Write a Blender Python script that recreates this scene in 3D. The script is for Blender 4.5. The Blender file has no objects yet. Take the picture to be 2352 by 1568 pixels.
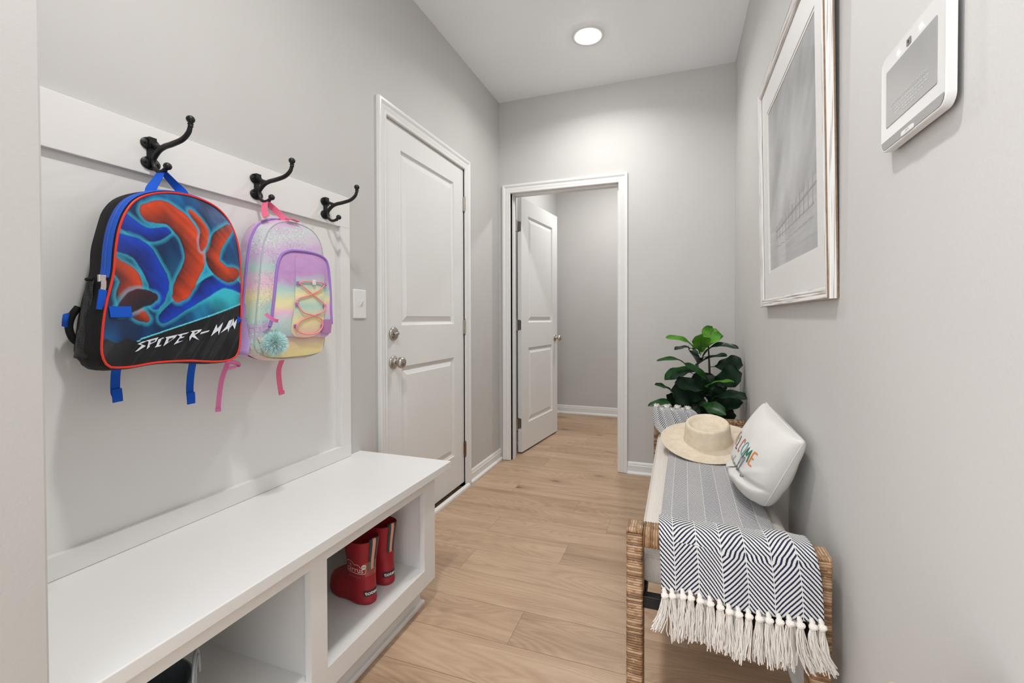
import bpy, bmesh, math, random
from math import sin, cos, pi, radians, sqrt, atan2, floor
from mathutils import Vector, noise, geometry, Matrix
random.seed(7)
C = bpy.context.scene.collection
SC = bpy.context.scene

# ------------------------------------------------------------------ camera, world, lights, exposure
cam_d = bpy.data.cameras.new('camera'); cam = bpy.data.objects.new('camera', cam_d); C.objects.link(cam)
cam.location = (0, 0, 1.0875)
cam.rotation_euler = (radians(90 - 0.7198), radians(0.1327), radians(19.3179))
cam_d.sensor_width = 36; cam_d.lens = 1023.58 / 2352 * 36
cam_d.shift_x = (1176 - 1197.868) / 2352; cam_d.shift_y = (744.037 - 784) / 2352
cam_d.clip_start = 0.02
SC.camera = cam
SC.view_settings.view_transform = 'Standard'; SC.view_settings.look = 'None'
SC.view_settings.exposure = 0.32; SC.view_settings.gamma = 1; SC.view_settings.use_curve_mapping = False

w = bpy.data.worlds.new('world'); SC.world = w; w.use_nodes = True
w.node_tree.nodes['Background'].inputs[0].default_value = (0.97, 0.985, 1.0, 1)
w.node_tree.nodes['Background'].inputs[1].default_value = 2.0

def area(name, loc, size, power, rot=(0, 0, 0), col=(1, 1, 1), shape='DISK', sy=None, spread=180):
    d = bpy.data.lights.new(name, 'AREA'); d.shape = shape; d.size = size
    if sy: d.size_y = sy
    d.energy = power; d.color = col; d.spread = radians(spread)
    o = bpy.data.objects.new(name, d); C.objects.link(o); o.location = loc; o.rotation_euler = rot
    return o
area('hall_lamp_light', (-0.499, 2.610, 2.715), 0.12, 7.5, col=(1, 0.985, 0.97), spread=150)
area('near_lamp_light', (-0.42, 0.50, 2.725), 0.12, 14, col=(1, 0.985, 0.97), spread=175)
area('far_room_lamp_light', (-0.55, 4.15, 2.70), 0.14, 15, col=(1, 0.98, 0.96))
area('foyer_fill_light', (-1.4, -0.9, 2.70), 0.3, 6, col=(0.97, 0.98, 1.0))  # added fill from behind the camera, no known fixture there

# ------------------------------------------------------------------ constants of the room
XL, XR, YB, H = -1.2979, 0.3488, 3.1916, 2.74
PF = -1.28           # face of the hook board frame

# ------------------------------------------------------------------ helpers
def node_mat(name):
    m = bpy.data.materials.new(name); m.use_nodes = True
    nt = m.node_tree; b = nt.nodes['Principled BSDF']
    return m, nt, b
def N(nt, t, **kw):
    n = nt.nodes.new(t)
    for k, v in kw.items():
        if k.startswith('i_'): n.inputs[k[2:].replace('_', ' ')].default_value = v
        else: setattr(n, k, v)
    return n
def L(nt, a, ao, b, bi): nt.links.new(a.outputs[ao], b.inputs[bi])
def ramp(nt, stops, interp='LINEAR'):
    r = nt.nodes.new('ShaderNodeValToRGB'); cr = r.color_ramp; cr.interpolation = interp
    while len(cr.elements) < len(stops): cr.elements.new(0.5)
    for e, (p, c) in zip(cr.elements, stops): e.position = p; e.color = (c[0], c[1], c[2], 1)
    return r
def math_n(nt, op, a, b=None, c=None):
    n = nt.nodes.new('ShaderNodeMath'); n.operation = op
    for i, v in enumerate((a, b, c)):
        if v is None: continue
        if isinstance(v, (int, float)): n.inputs[i].default_value = v
        else: nt.links.new(v, n.inputs[i])
    return n.outputs[0]
def bump(nt, b, src, strength, dist=0.002):
    n = nt.nodes.new('ShaderNodeBump'); n.inputs['Strength'].default_value = strength; n.inputs['Distance'].default_value = dist
    nt.links.new(src, n.inputs['Height']); nt.links.new(n.outputs[0], b.inputs['Normal'])
def srgb(r, g, b_):
    f = lambda c: (c / 255 / 12.92) if c / 255 <= 0.04045 else ((c / 255 + 0.055) / 1.055) ** 2.4
    return (f(r), f(g), f(b_))
def mat(name, col, rough=0.5, metal=0.0, nscale=0, nstr=0.0, var=0.04, spec=0.5, emit=None, estr=0, dist=0.002, coat=0, sheen=0, trans=0):
    m, nt, b = node_mat(name)
    tc = N(nt, 'ShaderNodeTexCoord')
    nz = N(nt, 'ShaderNodeTexNoise', i_Scale=nscale or 20.0, i_Detail=3.0); L(nt, tc, 'Object', nz, 'Vector')
    r = ramp(nt, [(0.3, [c * (1 - var) for c in col]), (0.7, [min(1, c * (1 + var)) for c in col])])
    L(nt, nz, 'Fac', r, 'Fac'); L(nt, r, 'Color', b, 'Base Color')
    b.inputs['Roughness'].default_value = rough; b.inputs['Metallic'].default_value = metal
    b.inputs['Specular IOR Level'].default_value = spec
    b.inputs['Coat Weight'].default_value = coat; b.inputs['Sheen Weight'].default_value = sheen
    b.inputs['Transmission Weight'].default_value = trans
    if emit: b.inputs['Emission Color'].default_value = (*emit, 1); b.inputs['Emission Strength'].default_value = estr
    if nstr: bump(nt, b, nz.outputs['Fac'], nstr, dist)
    return m

class MB:
    def __init__(s): s.v = []; s.f = []; s.uv = []; s.col = {}
    def add(s, vs, fs, uvs=None, col=None):
        o = len(s.v); s.v += [tuple(p) for p in vs]
        for i, f in enumerate(fs):
            s.f.append(tuple(k + o for k in f))
            s.uv.append([uvs[k] for k in f] if uvs else [(0, 0)] * len(f))
        if col is not None:
            for i in range(len(vs)): s.col[o + i] = col[i] if isinstance(col, list) else col
        return s
    def box(s, x0, x1, y0, y1, z0, z1):
        v = [(x, y, z) for x in (x0, x1) for y in (y0, y1) for z in (z0, z1)]
        return s.add(v, [(0, 1, 3, 2), (4, 6, 7, 5), (0, 4, 5, 1), (2, 3, 7, 6), (0, 2, 6, 4), (1, 5, 7, 3)])
    def tube(s, pts, rad, n=10, cap=True, flat=1.0, closed=False, up=None):
        pts = [Vector(p) for p in pts]; m = len(pts)
        if not isinstance(rad, (list, tuple)): rad = [rad] * m
        t0 = (pts[1] - pts[0]).normalized()
        ref = Vector(up) if up else (Vector((0, 0, 1)) if abs(t0.z) < 0.9 else Vector((1, 0, 0)))
        nrm = (ref - t0 * ref.dot(t0)).normalized(); vs = []; uv = []; acc = 0
        for i, p in enumerate(pts):
            if closed: t = (pts[(i + 1) % m] - pts[i - 1]).normalized()
            else: t = (pts[min(i + 1, m - 1)] - pts[max(i - 1, 0)]).normalized()
            nrm = (nrm - t * nrm.dot(t)).normalized(); bn = t.cross(nrm)
            if i: acc += (p - pts[i - 1]).length
            for k in range(n):
                a = 2 * pi * k / n
                vs.append(p + nrm * (cos(a) * rad[i]) + bn * (sin(a) * rad[i] * flat)); uv.append((k / n, acc))
        fs = []
        for i in range(m if closed else m - 1):
            j = (i + 1) % m
            for k in range(n): fs.append((i * n + k, i * n + (k + 1) % n, j * n + (k + 1) % n, j * n + k))
        if cap and not closed: fs.append(tuple(range(n - 1, -1, -1))); fs.append(tuple(range((m - 1) * n, m * n)))
        return s.add(vs, fs, uv)
    def lathe(s, prof, origin=(0, 0, 0), axis='z', n=32, cap=False, mtx=None):
        vs = []; uv = []; acc = 0
        for i, (r, h) in enumerate(prof):
            if i: acc += sqrt((r - prof[i - 1][0]) ** 2 + (h - prof[i - 1][1]) ** 2)
            for k in range(n):
                a = 2 * pi * k / n; p = (r * cos(a), r * sin(a), h)
                if axis == 'x': p = (p[2], p[0], p[1])
                if axis == 'y': p = (p[0], p[2], p[1])
                if mtx: p = mtx @ Vector(p)
                vs.append((p[0] + origin[0], p[1] + origin[1], p[2] + origin[2])); uv.append((k / n, acc))
        fs = [(i * n + k, i * n + (k + 1) % n, (i + 1) * n + (k + 1) % n, (i + 1) * n + k) for i in range(len(prof) - 1) for k in range(n)]
        return s.add(vs, fs, uv)
    def grid(s, fn, nu, nv, wrap=False, uvfn=None, colfn=None):
        vs = []; uv = []; col = [] if colfn else None
        for j in range(nv + 1):
            for i in range(nu + 1):
                a, b = i / nu, j / nv; vs.append(fn(a, b)); uv.append(uvfn(a, b) if uvfn else (a, b))
                if colfn: col.append(colfn(a, b))
        fs = [(j * (nu + 1) + i, j * (nu + 1) + i + 1, (j + 1) * (nu + 1) + i + 1, (j + 1) * (nu + 1) + i) for j in range(nv) for i in range(nu)]
        return s.add(vs, fs, uv, col)
    def poly(s, pts3): return s.add(pts3, [tuple(range(len(pts3)))])
    def tess(s, pts2, fn):
        tr = geometry.tessellate_polygon([[Vector((a, b, 0)) for a, b in pts2]])
        return s.add([fn(a, b) for a, b in pts2], [tuple(t) for t in tr])
    def strip(s, path, w0, fn):
        """flat brush stroke: 2D path with width, mapped on a surface by fn(a, b)"""
        n = len(path); A = []
        for i, p in enumerate(path):
            q0 = path[max(0, i - 1)]; q1 = path[min(n - 1, i + 1)]
            dx, dy = q1[0] - q0[0], q1[1] - q0[1]; l = sqrt(dx * dx + dy * dy) or 1
            ww = w0 if not callable(w0) else w0(i / (n - 1))
            A += [fn(p[0] - dy / l * ww / 2, p[1] + dx / l * ww / 2), fn(p[0] + dy / l * ww / 2, p[1] - dx / l * ww / 2)]
        return s.add(A, [(2 * i, 2 * i + 1, 2 * i + 3, 2 * i + 2) for i in range(n - 1)])
    def build(s, name, m, parent=None, smooth=False, bevel=0, solid=0, sub=0, ang=40, seg=2):
        me = bpy.data.meshes.new(name); me.from_pydata(s.v, [], s.f)
        if any(any(u != (0, 0) for u in f) for f in s.uv):
            ul = me.uv_layers.new(name='uv'); k = 0
            for f in s.uv:
                for u in f: ul.data[k].uv = u; k += 1
        if s.col:
            ca = me.color_attributes.new('tint', 'FLOAT_COLOR', 'POINT')
            for i in range(len(s.v)): ca.data[i].color = (*s.col.get(i, (1, 1, 1)), 1)
        bm = bmesh.new(); bm.from_mesh(me); bmesh.ops.recalc_face_normals(bm, faces=bm.faces); bm.to_mesh(me); bm.free()
        if smooth:
            for p in me.polygons: p.use_smooth = True
            if ang: me.set_sharp_from_angle(angle=radians(ang))
        for mm in (m if isinstance(m, list) else [m]): me.materials.append(mm)
        o = bpy.data.objects.new(name, me); C.objects.link(o)
        if parent:
            o.parent = parent
            o.matrix_parent_inverse = Matrix.Translation(-parent.location) if parent.type == 'EMPTY' and parent.rotation_euler[2] == 0 else Matrix()
        if solid: md = o.modifiers.new('s', 'SOLIDIFY'); md.thickness = abs(solid); md.offset = -1 if solid > 0 else 1
        if bevel: md = o.modifiers.new('b', 'BEVEL'); md.width = bevel; md.segments = seg; md.limit_method = 'ANGLE'; md.angle_limit = radians(35)
        if sub: md = o.modifiers.new('u', 'SUBSURF'); md.levels = sub; md.render_levels = sub
        return o

def thing(name, loc, label, cat, group=None):
    o = bpy.data.objects.new(name, None); C.objects.link(o); o.location = loc; o.empty_display_size = 0.05
    o['label'] = label; o['category'] = cat
    if group: o['group'] = group
    return o
def tag(o, label, cat, group=None, kind=None):
    o['label'] = label; o['category'] = cat
    if group: o['group'] = group
    if kind: o['kind'] = kind
    return o
def struct(o, label=None):
    o['kind'] = 'structure'
    if label: o['label'] = label
    return o
def catmull(pts, n, closed=False):
    P = [Vector((*p, 0)) if len(p) == 2 else Vector(p) for p in pts]; m = len(P); out = []
    segs = m if closed else m - 1
    for i in range(segs):
        if closed: a, b, c, d = P[(i - 1) % m], P[i], P[(i + 1) % m], P[(i + 2) % m]
        else: a, b, c, d = P[max(i - 1, 0)], P[i], P[i + 1], P[min(i + 2, m - 1)]
        for k in range(n):
            t = k / n; t2 = t * t; t3 = t2 * t
            out.append(0.5 * ((2 * b) + (c - a) * t + (2 * a - 5 * b + 4 * c - d) * t2 + (3 * b - a - 3 * c + d) * t3))
    if not closed: out.append(P[-1])
    return out
def resample(pts, n, closed=False):
    pts = [Vector(p) for p in pts]
    if closed: pts = pts + [pts[0]]
    cum = [0]
    for i in range(1, len(pts)): cum.append(cum[-1] + (pts[i] - pts[i - 1]).length)
    out = []; k = 0; m = n if closed else n - 1
    for i in range(n):
        d = cum[-1] * i / m
        while k < len(cum) - 2 and cum[k + 1] < d: k += 1
        f = (d - cum[k]) / max(1e-9, cum[k + 1] - cum[k]); out.append(pts[k].lerp(pts[k + 1], f))
    return out
def rrect(y0, y1, z0, z1, r, n=6):
    out = []
    for cy, cz, a0 in ((y1 - r, z1 - r, 0), (y0 + r, z1 - r, 90), (y0 + r, z0 + r, 180), (y1 - r, z0 + r, 270)):
        for k in range(n + 1):
            a = radians(a0 + 90 * k / n); out.append((cy + r * cos(a), cz + r * sin(a)))
    return out
def text2d(s, size, maxlen=None, bold=0.0, shear=0.0, spacing=1.0):
    cu = bpy.data.curves.new('txt', 'FONT'); cu.body = s; cu.size = size; cu.align_x = 'CENTER'; cu.align_y = 'CENTER'
    cu.offset = bold; cu.shear = shear; cu.space_character = spacing
    o = bpy.data.objects.new('txt', cu); C.objects.link(o)
    dg = bpy.context.evaluated_depsgraph_get(); me = bpy.data.meshes.new_from_object(o.evaluated_get(dg))
    bm = bmesh.new(); bm.from_mesh(me); bmesh.ops.triangulate(bm, faces=bm.faces)
    if maxlen:
        for _ in range(4):
            e = [e for e in bm.edges if e.calc_length() > maxlen]
            if not e: break
            bmesh.ops.subdivide_edges(bm, edges=e, cuts=1); bmesh.ops.triangulate(bm, faces=bm.faces)
    vs = [(v.co.x, v.co.y) for v in bm.verts]; fs = [tuple(v.index for v in f.verts) for f in bm.faces]
    bm.free(); C.objects.unlink(o); bpy.data.objects.remove(o); bpy.data.curves.remove(cu); bpy.data.meshes.remove(me)
    return vs, fs

# ------------------------------------------------------------------ materials
def wall_mat(name, col):
    m, nt, b = node_mat(name); tc = N(nt, 'ShaderNodeTexCoord')
    nz = N(nt, 'ShaderNodeTexNoise', i_Scale=260.0, i_Detail=4.0); L(nt, tc, 'Object', nz, 'Vector')
    n2 = N(nt, 'ShaderNodeTexNoise', i_Scale=3.0, i_Detail=2.0); L(nt, tc, 'Object', n2, 'Vector')
    r = ramp(nt, [(0.35, [c * 0.985 for c in col]), (0.65, [c * 1.01 for c in col])]); L(nt, n2, 'Fac', r, 'Fac'); L(nt, r, 'Color', b, 'Base Color')
    b.inputs['Roughness'].default_value = 0.62; b.inputs['Specular IOR Level'].default_value = 0.3
    bump(nt, b, nz.outputs['Fac'], 0.25, 0.0012); return m
M_WALL = wall_mat('wall_paint_greige', (0.565, 0.555, 0.54))
M_CEIL = wall_mat('ceiling_paint', (0.93, 0.965, 0.995))
M_WHITE = mat('white_trim_paint', (0.78, 0.78, 0.77), 0.32, nscale=4, var=0.01, spec=0.45)
M_PANEL = mat('white_board_paint', (0.79, 0.78, 0.765), 0.35, nscale=4, var=0.01, spec=0.4)
M_NICKEL = mat('satin_nickel', (0.50, 0.46, 0.42), 0.28, 1.0, nscale=60, var=0.05)
M_BRONZE = mat('darkened_nickel', (0.33, 0.25, 0.19), 0.3, 1.0, nscale=60, var=0.08)
M_BLACK = mat('black_iron', (0.006, 0.006, 0.007), 0.42, nscale=150, nstr=0.12, var=0.2, spec=0.45)
M_DARK = mat('dark_gap', (0.03, 0.024, 0.02), 0.8)

def floor_mat():
    m, nt, b = node_mat('oak_plank_floor')
    uv = N(nt, 'ShaderNodeUVMap'); uv.uv_map = 'uv'
    at = N(nt, 'ShaderNodeAttribute'); at.attribute_name = 'tint'
    sep = N(nt, 'ShaderNodeSeparateColor'); L(nt, at, 'Color', sep, 'Color')
    mp = N(nt, 'ShaderNodeMapping'); L(nt, uv, 'UV', mp, 'Vector'); mp.inputs['Scale'].default_value = (1.0, 7.0, 1)
    off = N(nt, 'ShaderNodeCombineXYZ')
    o1 = math_n(nt, 'MULTIPLY', sep.outputs[1], 37.0); nt.links.new(o1, off.inputs[2])
    o2 = math_n(nt, 'MULTIPLY', sep.outputs[2], 11.0); nt.links.new(o2, off.inputs[0])
    ad = N(nt, 'ShaderNodeVectorMath'); ad.operation = 'ADD'; L(nt, mp, 'Vector', ad, 0); L(nt, off, 'Vector', ad, 1)
    # broad tone
    n1 = N(nt, 'ShaderNodeTexNoise', i_Scale=2.2, i_Detail=3.0, i_Distortion=0.6); L(nt, ad, 'Vector', n1, 'Vector')
    # cathedral grain: contour lines of a smooth noise
    n2 = N(nt, 'ShaderNodeTexNoise', i_Scale=0.9, i_Detail=1.5, i_Distortion=0.3); L(nt, ad, 'Vector', n2, 'Vector')
    ring = math_n(nt, 'FRACT', math_n(nt, 'MULTIPLY', n2.outputs['Fac'], 34.0))
    ring = math_n(nt, 'PINGPONG', ring, 0.5); ring = math_n(nt, 'MULTIPLY', ring, 2.0)
    # fine fibres
    mp2 = N(nt, 'ShaderNodeMapping'); L(nt, ad, 'Vector', mp2, 'Vector'); mp2.inputs['Scale'].default_value = (5, 28, 1)
    n3 = N(nt, 'ShaderNodeTexNoise', i_Scale=3.0, i_Detail=5.0, i_Roughness=0.65); L(nt, mp2, 'Vector', n3, 'Vector')
    # knots
    mp3 = N(nt, 'ShaderNodeMapping'); L(nt, ad, 'Vector', mp3, 'Vector'); mp3.inputs['Scale'].default_value = (1.0, 0.36, 1)
    vo = N(nt, 'ShaderNodeTexVoronoi', i_Scale=1.5, i_Randomness=1.0, voronoi_dimensions='2D'); L(nt, mp3, 'Vector', vo, 'Vector')
    kn = N(nt, 'ShaderNodeMapRange'); kn.interpolation_type = 'SMOOTHSTEP'; kn.inputs[1].default_value = 0.0; kn.inputs[2].default_value = 0.085; kn.inputs[3].default_value = 1; kn.inputs[4].default_value = 0
    L(nt, vo, 'Distance', kn, 'Value')
    halo = N(nt, 'ShaderNodeMapRange'); halo.interpolation_type = 'SMOOTHSTEP'; halo.inputs[1].default_value = 0.0; halo.inputs[2].default_value = 0.3; halo.inputs[3].default_value = 1; halo.inputs[4].default_value = 0
    L(nt, vo, 'Distance', halo, 'Value')
    vs_ = N(nt, 'ShaderNodeSeparateColor'); L(nt, vo, 'Color', vs_, 'Color'); gate = math_n(nt, 'GREATER_THAN', vs_.outputs[0], 0.55)
    v = math_n(nt, 'ADD', math_n(nt, 'MULTIPLY', sep.outputs[0], 0.20), math_n(nt, 'MULTIPLY', n1.outputs['Fac'], 0.62))
    v = math_n(nt, 'ADD', v, math_n(nt, 'MULTIPLY', ring, 0.14))
    v = math_n(nt, 'ADD', v, math_n(nt, 'MULTIPLY', math_n(nt, 'SUBTRACT', n3.outputs['Fac'], 0.5), 0.42))
    v = math_n(nt, 'SUBTRACT', v, math_n(nt, 'MULTIPLY', gate, math_n(nt, 'MULTIPLY', halo.outputs[0], 0.16)))
    v = math_n(nt, 'SUBTRACT', v, math_n(nt, 'MULTIPLY', gate, math_n(nt, 'MULTIPLY', kn.outputs[0], 0.34)))
    r = ramp(nt, [(0.0, (0.17, 0.105, 0.065)), (0.22, (0.33, 0.215, 0.135)), (0.50, (0.475, 0.325, 0.215)), (0.78, (0.60, 0.435, 0.305))])
    nt.links.new(v, r.inputs['Fac']); L(nt, r, 'Color', b, 'Base Color')
    b.inputs['Roughness'].default_value = 0.42; b.inputs['Specular IOR Level'].default_value = 0.35
    bump(nt, b, n3.outputs['Fac'], 0.12, 0.001)
    return m
M_FLOOR = floor_mat()

# ------------------------------------------------------------------ room shell
def make_floor():
    mb = MB(); p = 0.1765; Lk = 1.22; rr = random.Random(3)
    joints = {0: -.536, 3: -.494, 4: -.919, 6: -.55, 7: -.982, 8: -.185, 10: -.933, 11: -.449}
    x0, x1 = -2.3, 1.0
    for k in range(-16, 21):
        y0 = 1.374 + p * k; y1 = y0 + p
        j = joints.get(k, rr.uniform(-1.2, 0)); j -= Lk * 3
        while j < x1:
            a, b_ = max(j, x0), min(j + Lk, x1); j += Lk
            if b_ <= a: continue
            g = 0.0005; t = (rr.random(), rr.random(), rr.random())
            if abs(b_ - joints.get(k, 99)) < 1e-4 and k in (3, 4, 7, 8): t = (rr.uniform(.75, 1), t[1], t[2])
            elif abs(a - joints.get(k, 99)) < 1e-4 and k in (3, 6, 0): t = (rr.uniform(0, .25), t[1], t[2])
            vs = [(a + g, y0 + g, 0), (b_ - g, y0 + g, 0), (b_ - g, y1 - g, 0), (a + g, y1 - g, 0)]
            mb.add(vs, [(0, 1, 2, 3)], [(a, y0), (b_, y0), (b_, y1), (a, y1)], t)
    # thin dark core under the planks shows in the seams
    fl = mb.build('floor', M_FLOOR)
    for q in fl.data.polygons: pass
    struct(fl, 'light oak plank floor laid across the hall')
    under = MB().box(x0, x1, -1.45, 5.1, -0.05, -0.0008).build('floor', mat('floor_core', (0.20, 0.13, 0.08), 0.8), None)
    struct(under)
make_floor()

W0 = [1.772, 2.590, 2.045]       # door 1 opening: y0, y1, top
O0 = [-1.205, -0.394, 2.040]     # opening in the back wall: x0, x1, top
mb = MB()
mb.box(XL - .115, XL, -0.02 + .377, W0[0], 0, H); mb.box(XL - .115, XL, W0[1], YB, 0, H); mb.box(XL - .115, XL, W0[0], W0[1], W0[2], H)
struct(mb.build('wall_left', M_WALL), 'greige left wall with the panelled door and hook board')
struct(MB().box(-1.42, -0.856, 0.262, 0.377, 0, H).build('wall_alcove', M_WALL, bevel=.004), 'end of the short greige wall at the left edge of the photo')
struct(MB().box(XR, XR + .115, -1.5, YB + .115, 0, H).build('wall_right', M_WALL), 'greige right wall behind the wrapped bench')
mb = MB()
mb.box(XL - .115, O0[0], YB, YB + .115, 0, H); mb.box(O0[1], XR, YB, YB + .115, 0, H); mb.box(O0[0], O0[1], YB, YB + .115, O0[2], H)
struct(mb.build('wall_back', M_WALL), 'greige wall at the end of the hall with the open doorway')
mb = MB(); YF = 4.985
mb.box(-1.43, -1.315, YB + .115, YF, 0, H); mb.box(-1.43, 0.7, YF, YF + .1, 0, H); mb.box(0.6, 0.7, YB + .115, YF, 0, H)
struct(mb.build('wall_far_room', M_WALL), 'greige walls of the room beyond the doorway')
struct(MB().box(-2.3, 1.0, -1.5, 5.1, H, H + .05).build('ceiling', M_CEIL), 'smooth white ceiling')

# baseboards
BP = [(0, 0), (.026, 0), (.0275, .007), (.025, .014), (.019, .019), (.0125, .0205), (.012, .060), (.009, .063), (.0095, .070), (.0075, .077), (.003, .0835), (0, .084)]
def baseboard(name, a, b, fn, label):
    mb = MB(); n = len(BP)
    vs = [fn(p, a, z) for p, z in BP] + [fn(p, b, z) for p, z in BP]
    mb.add(vs, [(i, i + 1, n + i + 1, n + i) for i in range(n - 1)] + [tuple(range(n)), tuple(range(2 * n - 1, n - 1, -1))])
    return struct(mb.build(name, M_WHITE, smooth=True, ang=30), label)
baseboard('baseboard_left', 2.6437, YB, lambda p, s, z: (XL + p, s, z), 'white baseboard between the closed door and the far corner')
baseboard('baseboard_back', -0.331, XR, lambda p, s, z: (s, YB - p, z), 'white baseboard right of the doorway')
baseboard('baseboard_right', -1.0, YB, lambda p, s, z: (XR - p, s, z), 'white baseboard along the right wall under the bench')
baseboard('baseboard_far', -1.315, .6, lambda p, s, z: (s, YF - p, z * 1.15), 'white baseboard on the far wall beyond the doorway')
baseboard('baseboard_far_left', YB + .18, YF, lambda p, s, z: (-1.315 + p, s, z * 1.15), 'white baseboard behind the open door')

# casings with mitred corners
CP = [(0, 0), (0, .009), (.004, .011), (.012, .0115), (.016, .009), (.021, .0115), (.034, .0135), (.038, .011), (.042, .0145), (.050, .018), (.060, .018), (.0635, .015), (.0635, 0)]
def casing(mb, s0, s1, T, fn):
    n = len(CP)
    rings = []
    for cz in range(4):
        ring = []
        for wv, p in CP:
            s = (s0 - wv) if cz < 2 else (s1 + wv); z = 0.003 if cz in (0, 3) else T + wv
            ring.append(fn(p, s, z))
        rings.append(ring)
    vs = [q for r in rings for q in r]
    mb.add(vs, [(c * n + i, c * n + i + 1, (c + 1) * n + i + 1, (c + 1) * n + i) for c in range(3) for i in range(n - 1)])
mb = MB(); casing(mb, W0[0], W0[1], W0[2], lambda p, s, z: (XL + p, s, z))
for a, b_, c, d in ((W0[0] - .018, W0[0], 0, W0[2]), (W0[1], W0[1] + .018, 0, W0[2]), (W0[0] - .018, W0[1] + .018, W0[2] - .001, W0[2] + .017)):
    mb.box(XL - .115, XL + .001, a, b_, c, d)
for a, b_, c, d in ((W0[0], W0[0] + .011, 0, W0[2]), (W0[1] - .011, W0[1], 0, W0[2]), (W0[0], W0[1], W0[2] - .011, W0[2])): mb.box(XL - .080, XL - .043, a, b_, c, d)
struct(mb.build('trim_1', M_WHITE, smooth=True, ang=20), 'white moulded casing around the closed door')
mb = MB(); casing(mb, O0[0], O0[1], O0[2], lambda p, s, z: (s, YB - p, z))
casing(mb, O0[0], O0[1], O0[2], lambda p, s, z: (s, YB + .115 + p, z))
for a, b_, c, d in ((O0[0] - .018, O0[0], 0, O0[2]), (O0[1], O0[1] + .018, 0, O0[2]), (O0[0] - .018, O0[1] + .018, O0[2] - .001, O0[2] + .017)):
    mb.box(a, b_, YB - .001, YB + .116, c, d)
mb.box(O0[0], O0[0] + .011, YB + .03, YB + .078, 0, O0[2] - .011); mb.box(O0[1] - .011, O0[1], YB + .03, YB + .078, 0, O0[2] - .011); mb.box(O0[0], O0[1], YB + .03, YB + .078, O0[2] - .011, O0[2])
struct(mb.build('trim_2', M_WHITE, smooth=True, ang=20), 'white moulded casing and jamb of the open doorway')
struct(MB().box(XL - .114, XL - .044, W0[0] + .001, W0[1] - .001, 0.0005, .040).build('door_gap_shade', M_DARK), 'added dark strip painted as shade in the gap under the closed door')  # added block, coloured dark for the shade in the door's bottom gap
struct(MB().box(XL - .30, XL - .20, W0[0] - .15, W0[1] + .15, 0, 2.3).build('light_block_beyond_door', M_WALL))  # unseen panel added to stop light leaking under the closed door
# shoe moulding in front of the closed door
mb = MB(); pr = [(.0, 0), (.034, 0), (.0355, .008), (.032, .017), (.024, .022), (.014, .023), (.014, 0)]
n = len(pr); vs = [(XL + p, 1.60, z) for p, z in pr] + [(XL + p, 2.602, z) for p, z in pr]
mb.add(vs, [(i, i + 1, n + i + 1, n + i) for i in range(n - 1)] + [tuple(range(n)), tuple(range(2 * n - 1, n - 1, -1))])
struct(mb.build('trim_3', M_WHITE, smooth=True, ang=35), 'white strip on the floor along the closed door')

# ------------------------------------------------------------------ doors
def slab(mb, wd, ht, th, stile, panels, fn, zb=0.0):
    """door slab: s 0..wd, z zb..ht, face at p=0, moulded panels on the face"""
    xs = [0, stile, wd - stile, wd]; rects = [(stile, wd - stile, a, b) for a, b in panels]
    zs = [zb] + [q for a, b in panels for q in (a, b)] + [ht]
    for j in range(len(zs) - 1):
        for i in range(3):
            if i == 1 and j % 2 == 1: continue
            mb.add([fn(0, xs[i], zs[j]), fn(0, xs[i + 1], zs[j]), fn(0, xs[i + 1], zs[j + 1]), fn(0, xs[i], zs[j + 1])], [(0, 1, 2, 3)])
    pr = [(0, 0), (.002, -.0065), (.009, -.0100), (.014, -.0125), (.018, -.0125), (.044, -.0030), (.046, -.0015)]
    for s0, s1, a, b in rects:
        vs = []
        for ins, d in pr: vs += [fn(d, s0 + ins, a + ins), fn(d, s1 - ins, a + ins), fn(d, s1 - ins, b - ins), fn(d, s0 + ins, b - ins)]
        m = len(pr)
        mb.add(vs, [(4 * k + i, 4 * k + (i + 1) % 4, 4 * k + 4 + (i + 1) % 4, 4 * k + 4 + i) for k in range(m - 1) for i in range(4)] + [(4 * m - 4, 4 * m - 3, 4 * m - 2, 4 * m - 1)])
    c = [fn(0, 0, zb), fn(0, wd, zb), fn(0, wd, ht), fn(0, 0, ht), fn(-th, 0, zb), fn(-th, wd, zb), fn(-th, wd, ht), fn(-th, 0, ht)]
    mb.add(c, [(0, 1, 5, 4), (1, 2, 6, 5), (2, 3, 7, 6), (3, 0, 4, 7), (4, 5, 6, 7)])
def knob(parent, name, mtx, m=M_NICKEL, lock=True):
    mb = MB()
    mb.lathe([(0, .0), (.030, .0), (.0325, .002), (.0325, .005), (.028, .009), (.014, .012), (.0115, .016), (.0115, .028), (.014, .031), (.022, .034), (.0275, .042), (.028, .050), (.025, .058), (.018, .063), (.010, .0645), (0, .065)], mtx=mtx, n=36)
    if lock:
        mb.lathe([(0, .064), (.007, .0645), (.007, .067), (0, .0675)], mtx=mtx, n=16)
    return mb.build(name, m, parent, smooth=True, ang=50)
D1 = struct(thing('door_1', (XL - .012, W0[0], 0), 'closed white two-panel door with deadbolt and knob in the left wall', 'door'))
fd1 = lambda p, s, z: (XL - .006 + p, W0[0] + .003 + s, z)
mb = MB(); slab(mb, .8155, 2.041, .035, .130, [(.235, .848), (1.055, 1.925)], fd1, .032)
mb.build('door_leaf', M_WHITE, D1)
toX = Matrix.Rotation(radians(90), 4, 'Y')
def mloc(x, y, z, R=toX): return Matrix.Translation((x, y, z)) @ R
dx = XL - .006
mb = MB(); mb.lathe([(0, 0), (.030, 0), (.033, .003), (.033, .006), (.029, .012), (.012, .014), (0, .0145)], mtx=mloc(dx, 1.833, 1.0154), n=36)
db = mb.build('deadbolt', M_NICKEL, D1, smooth=True, ang=50)
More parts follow.
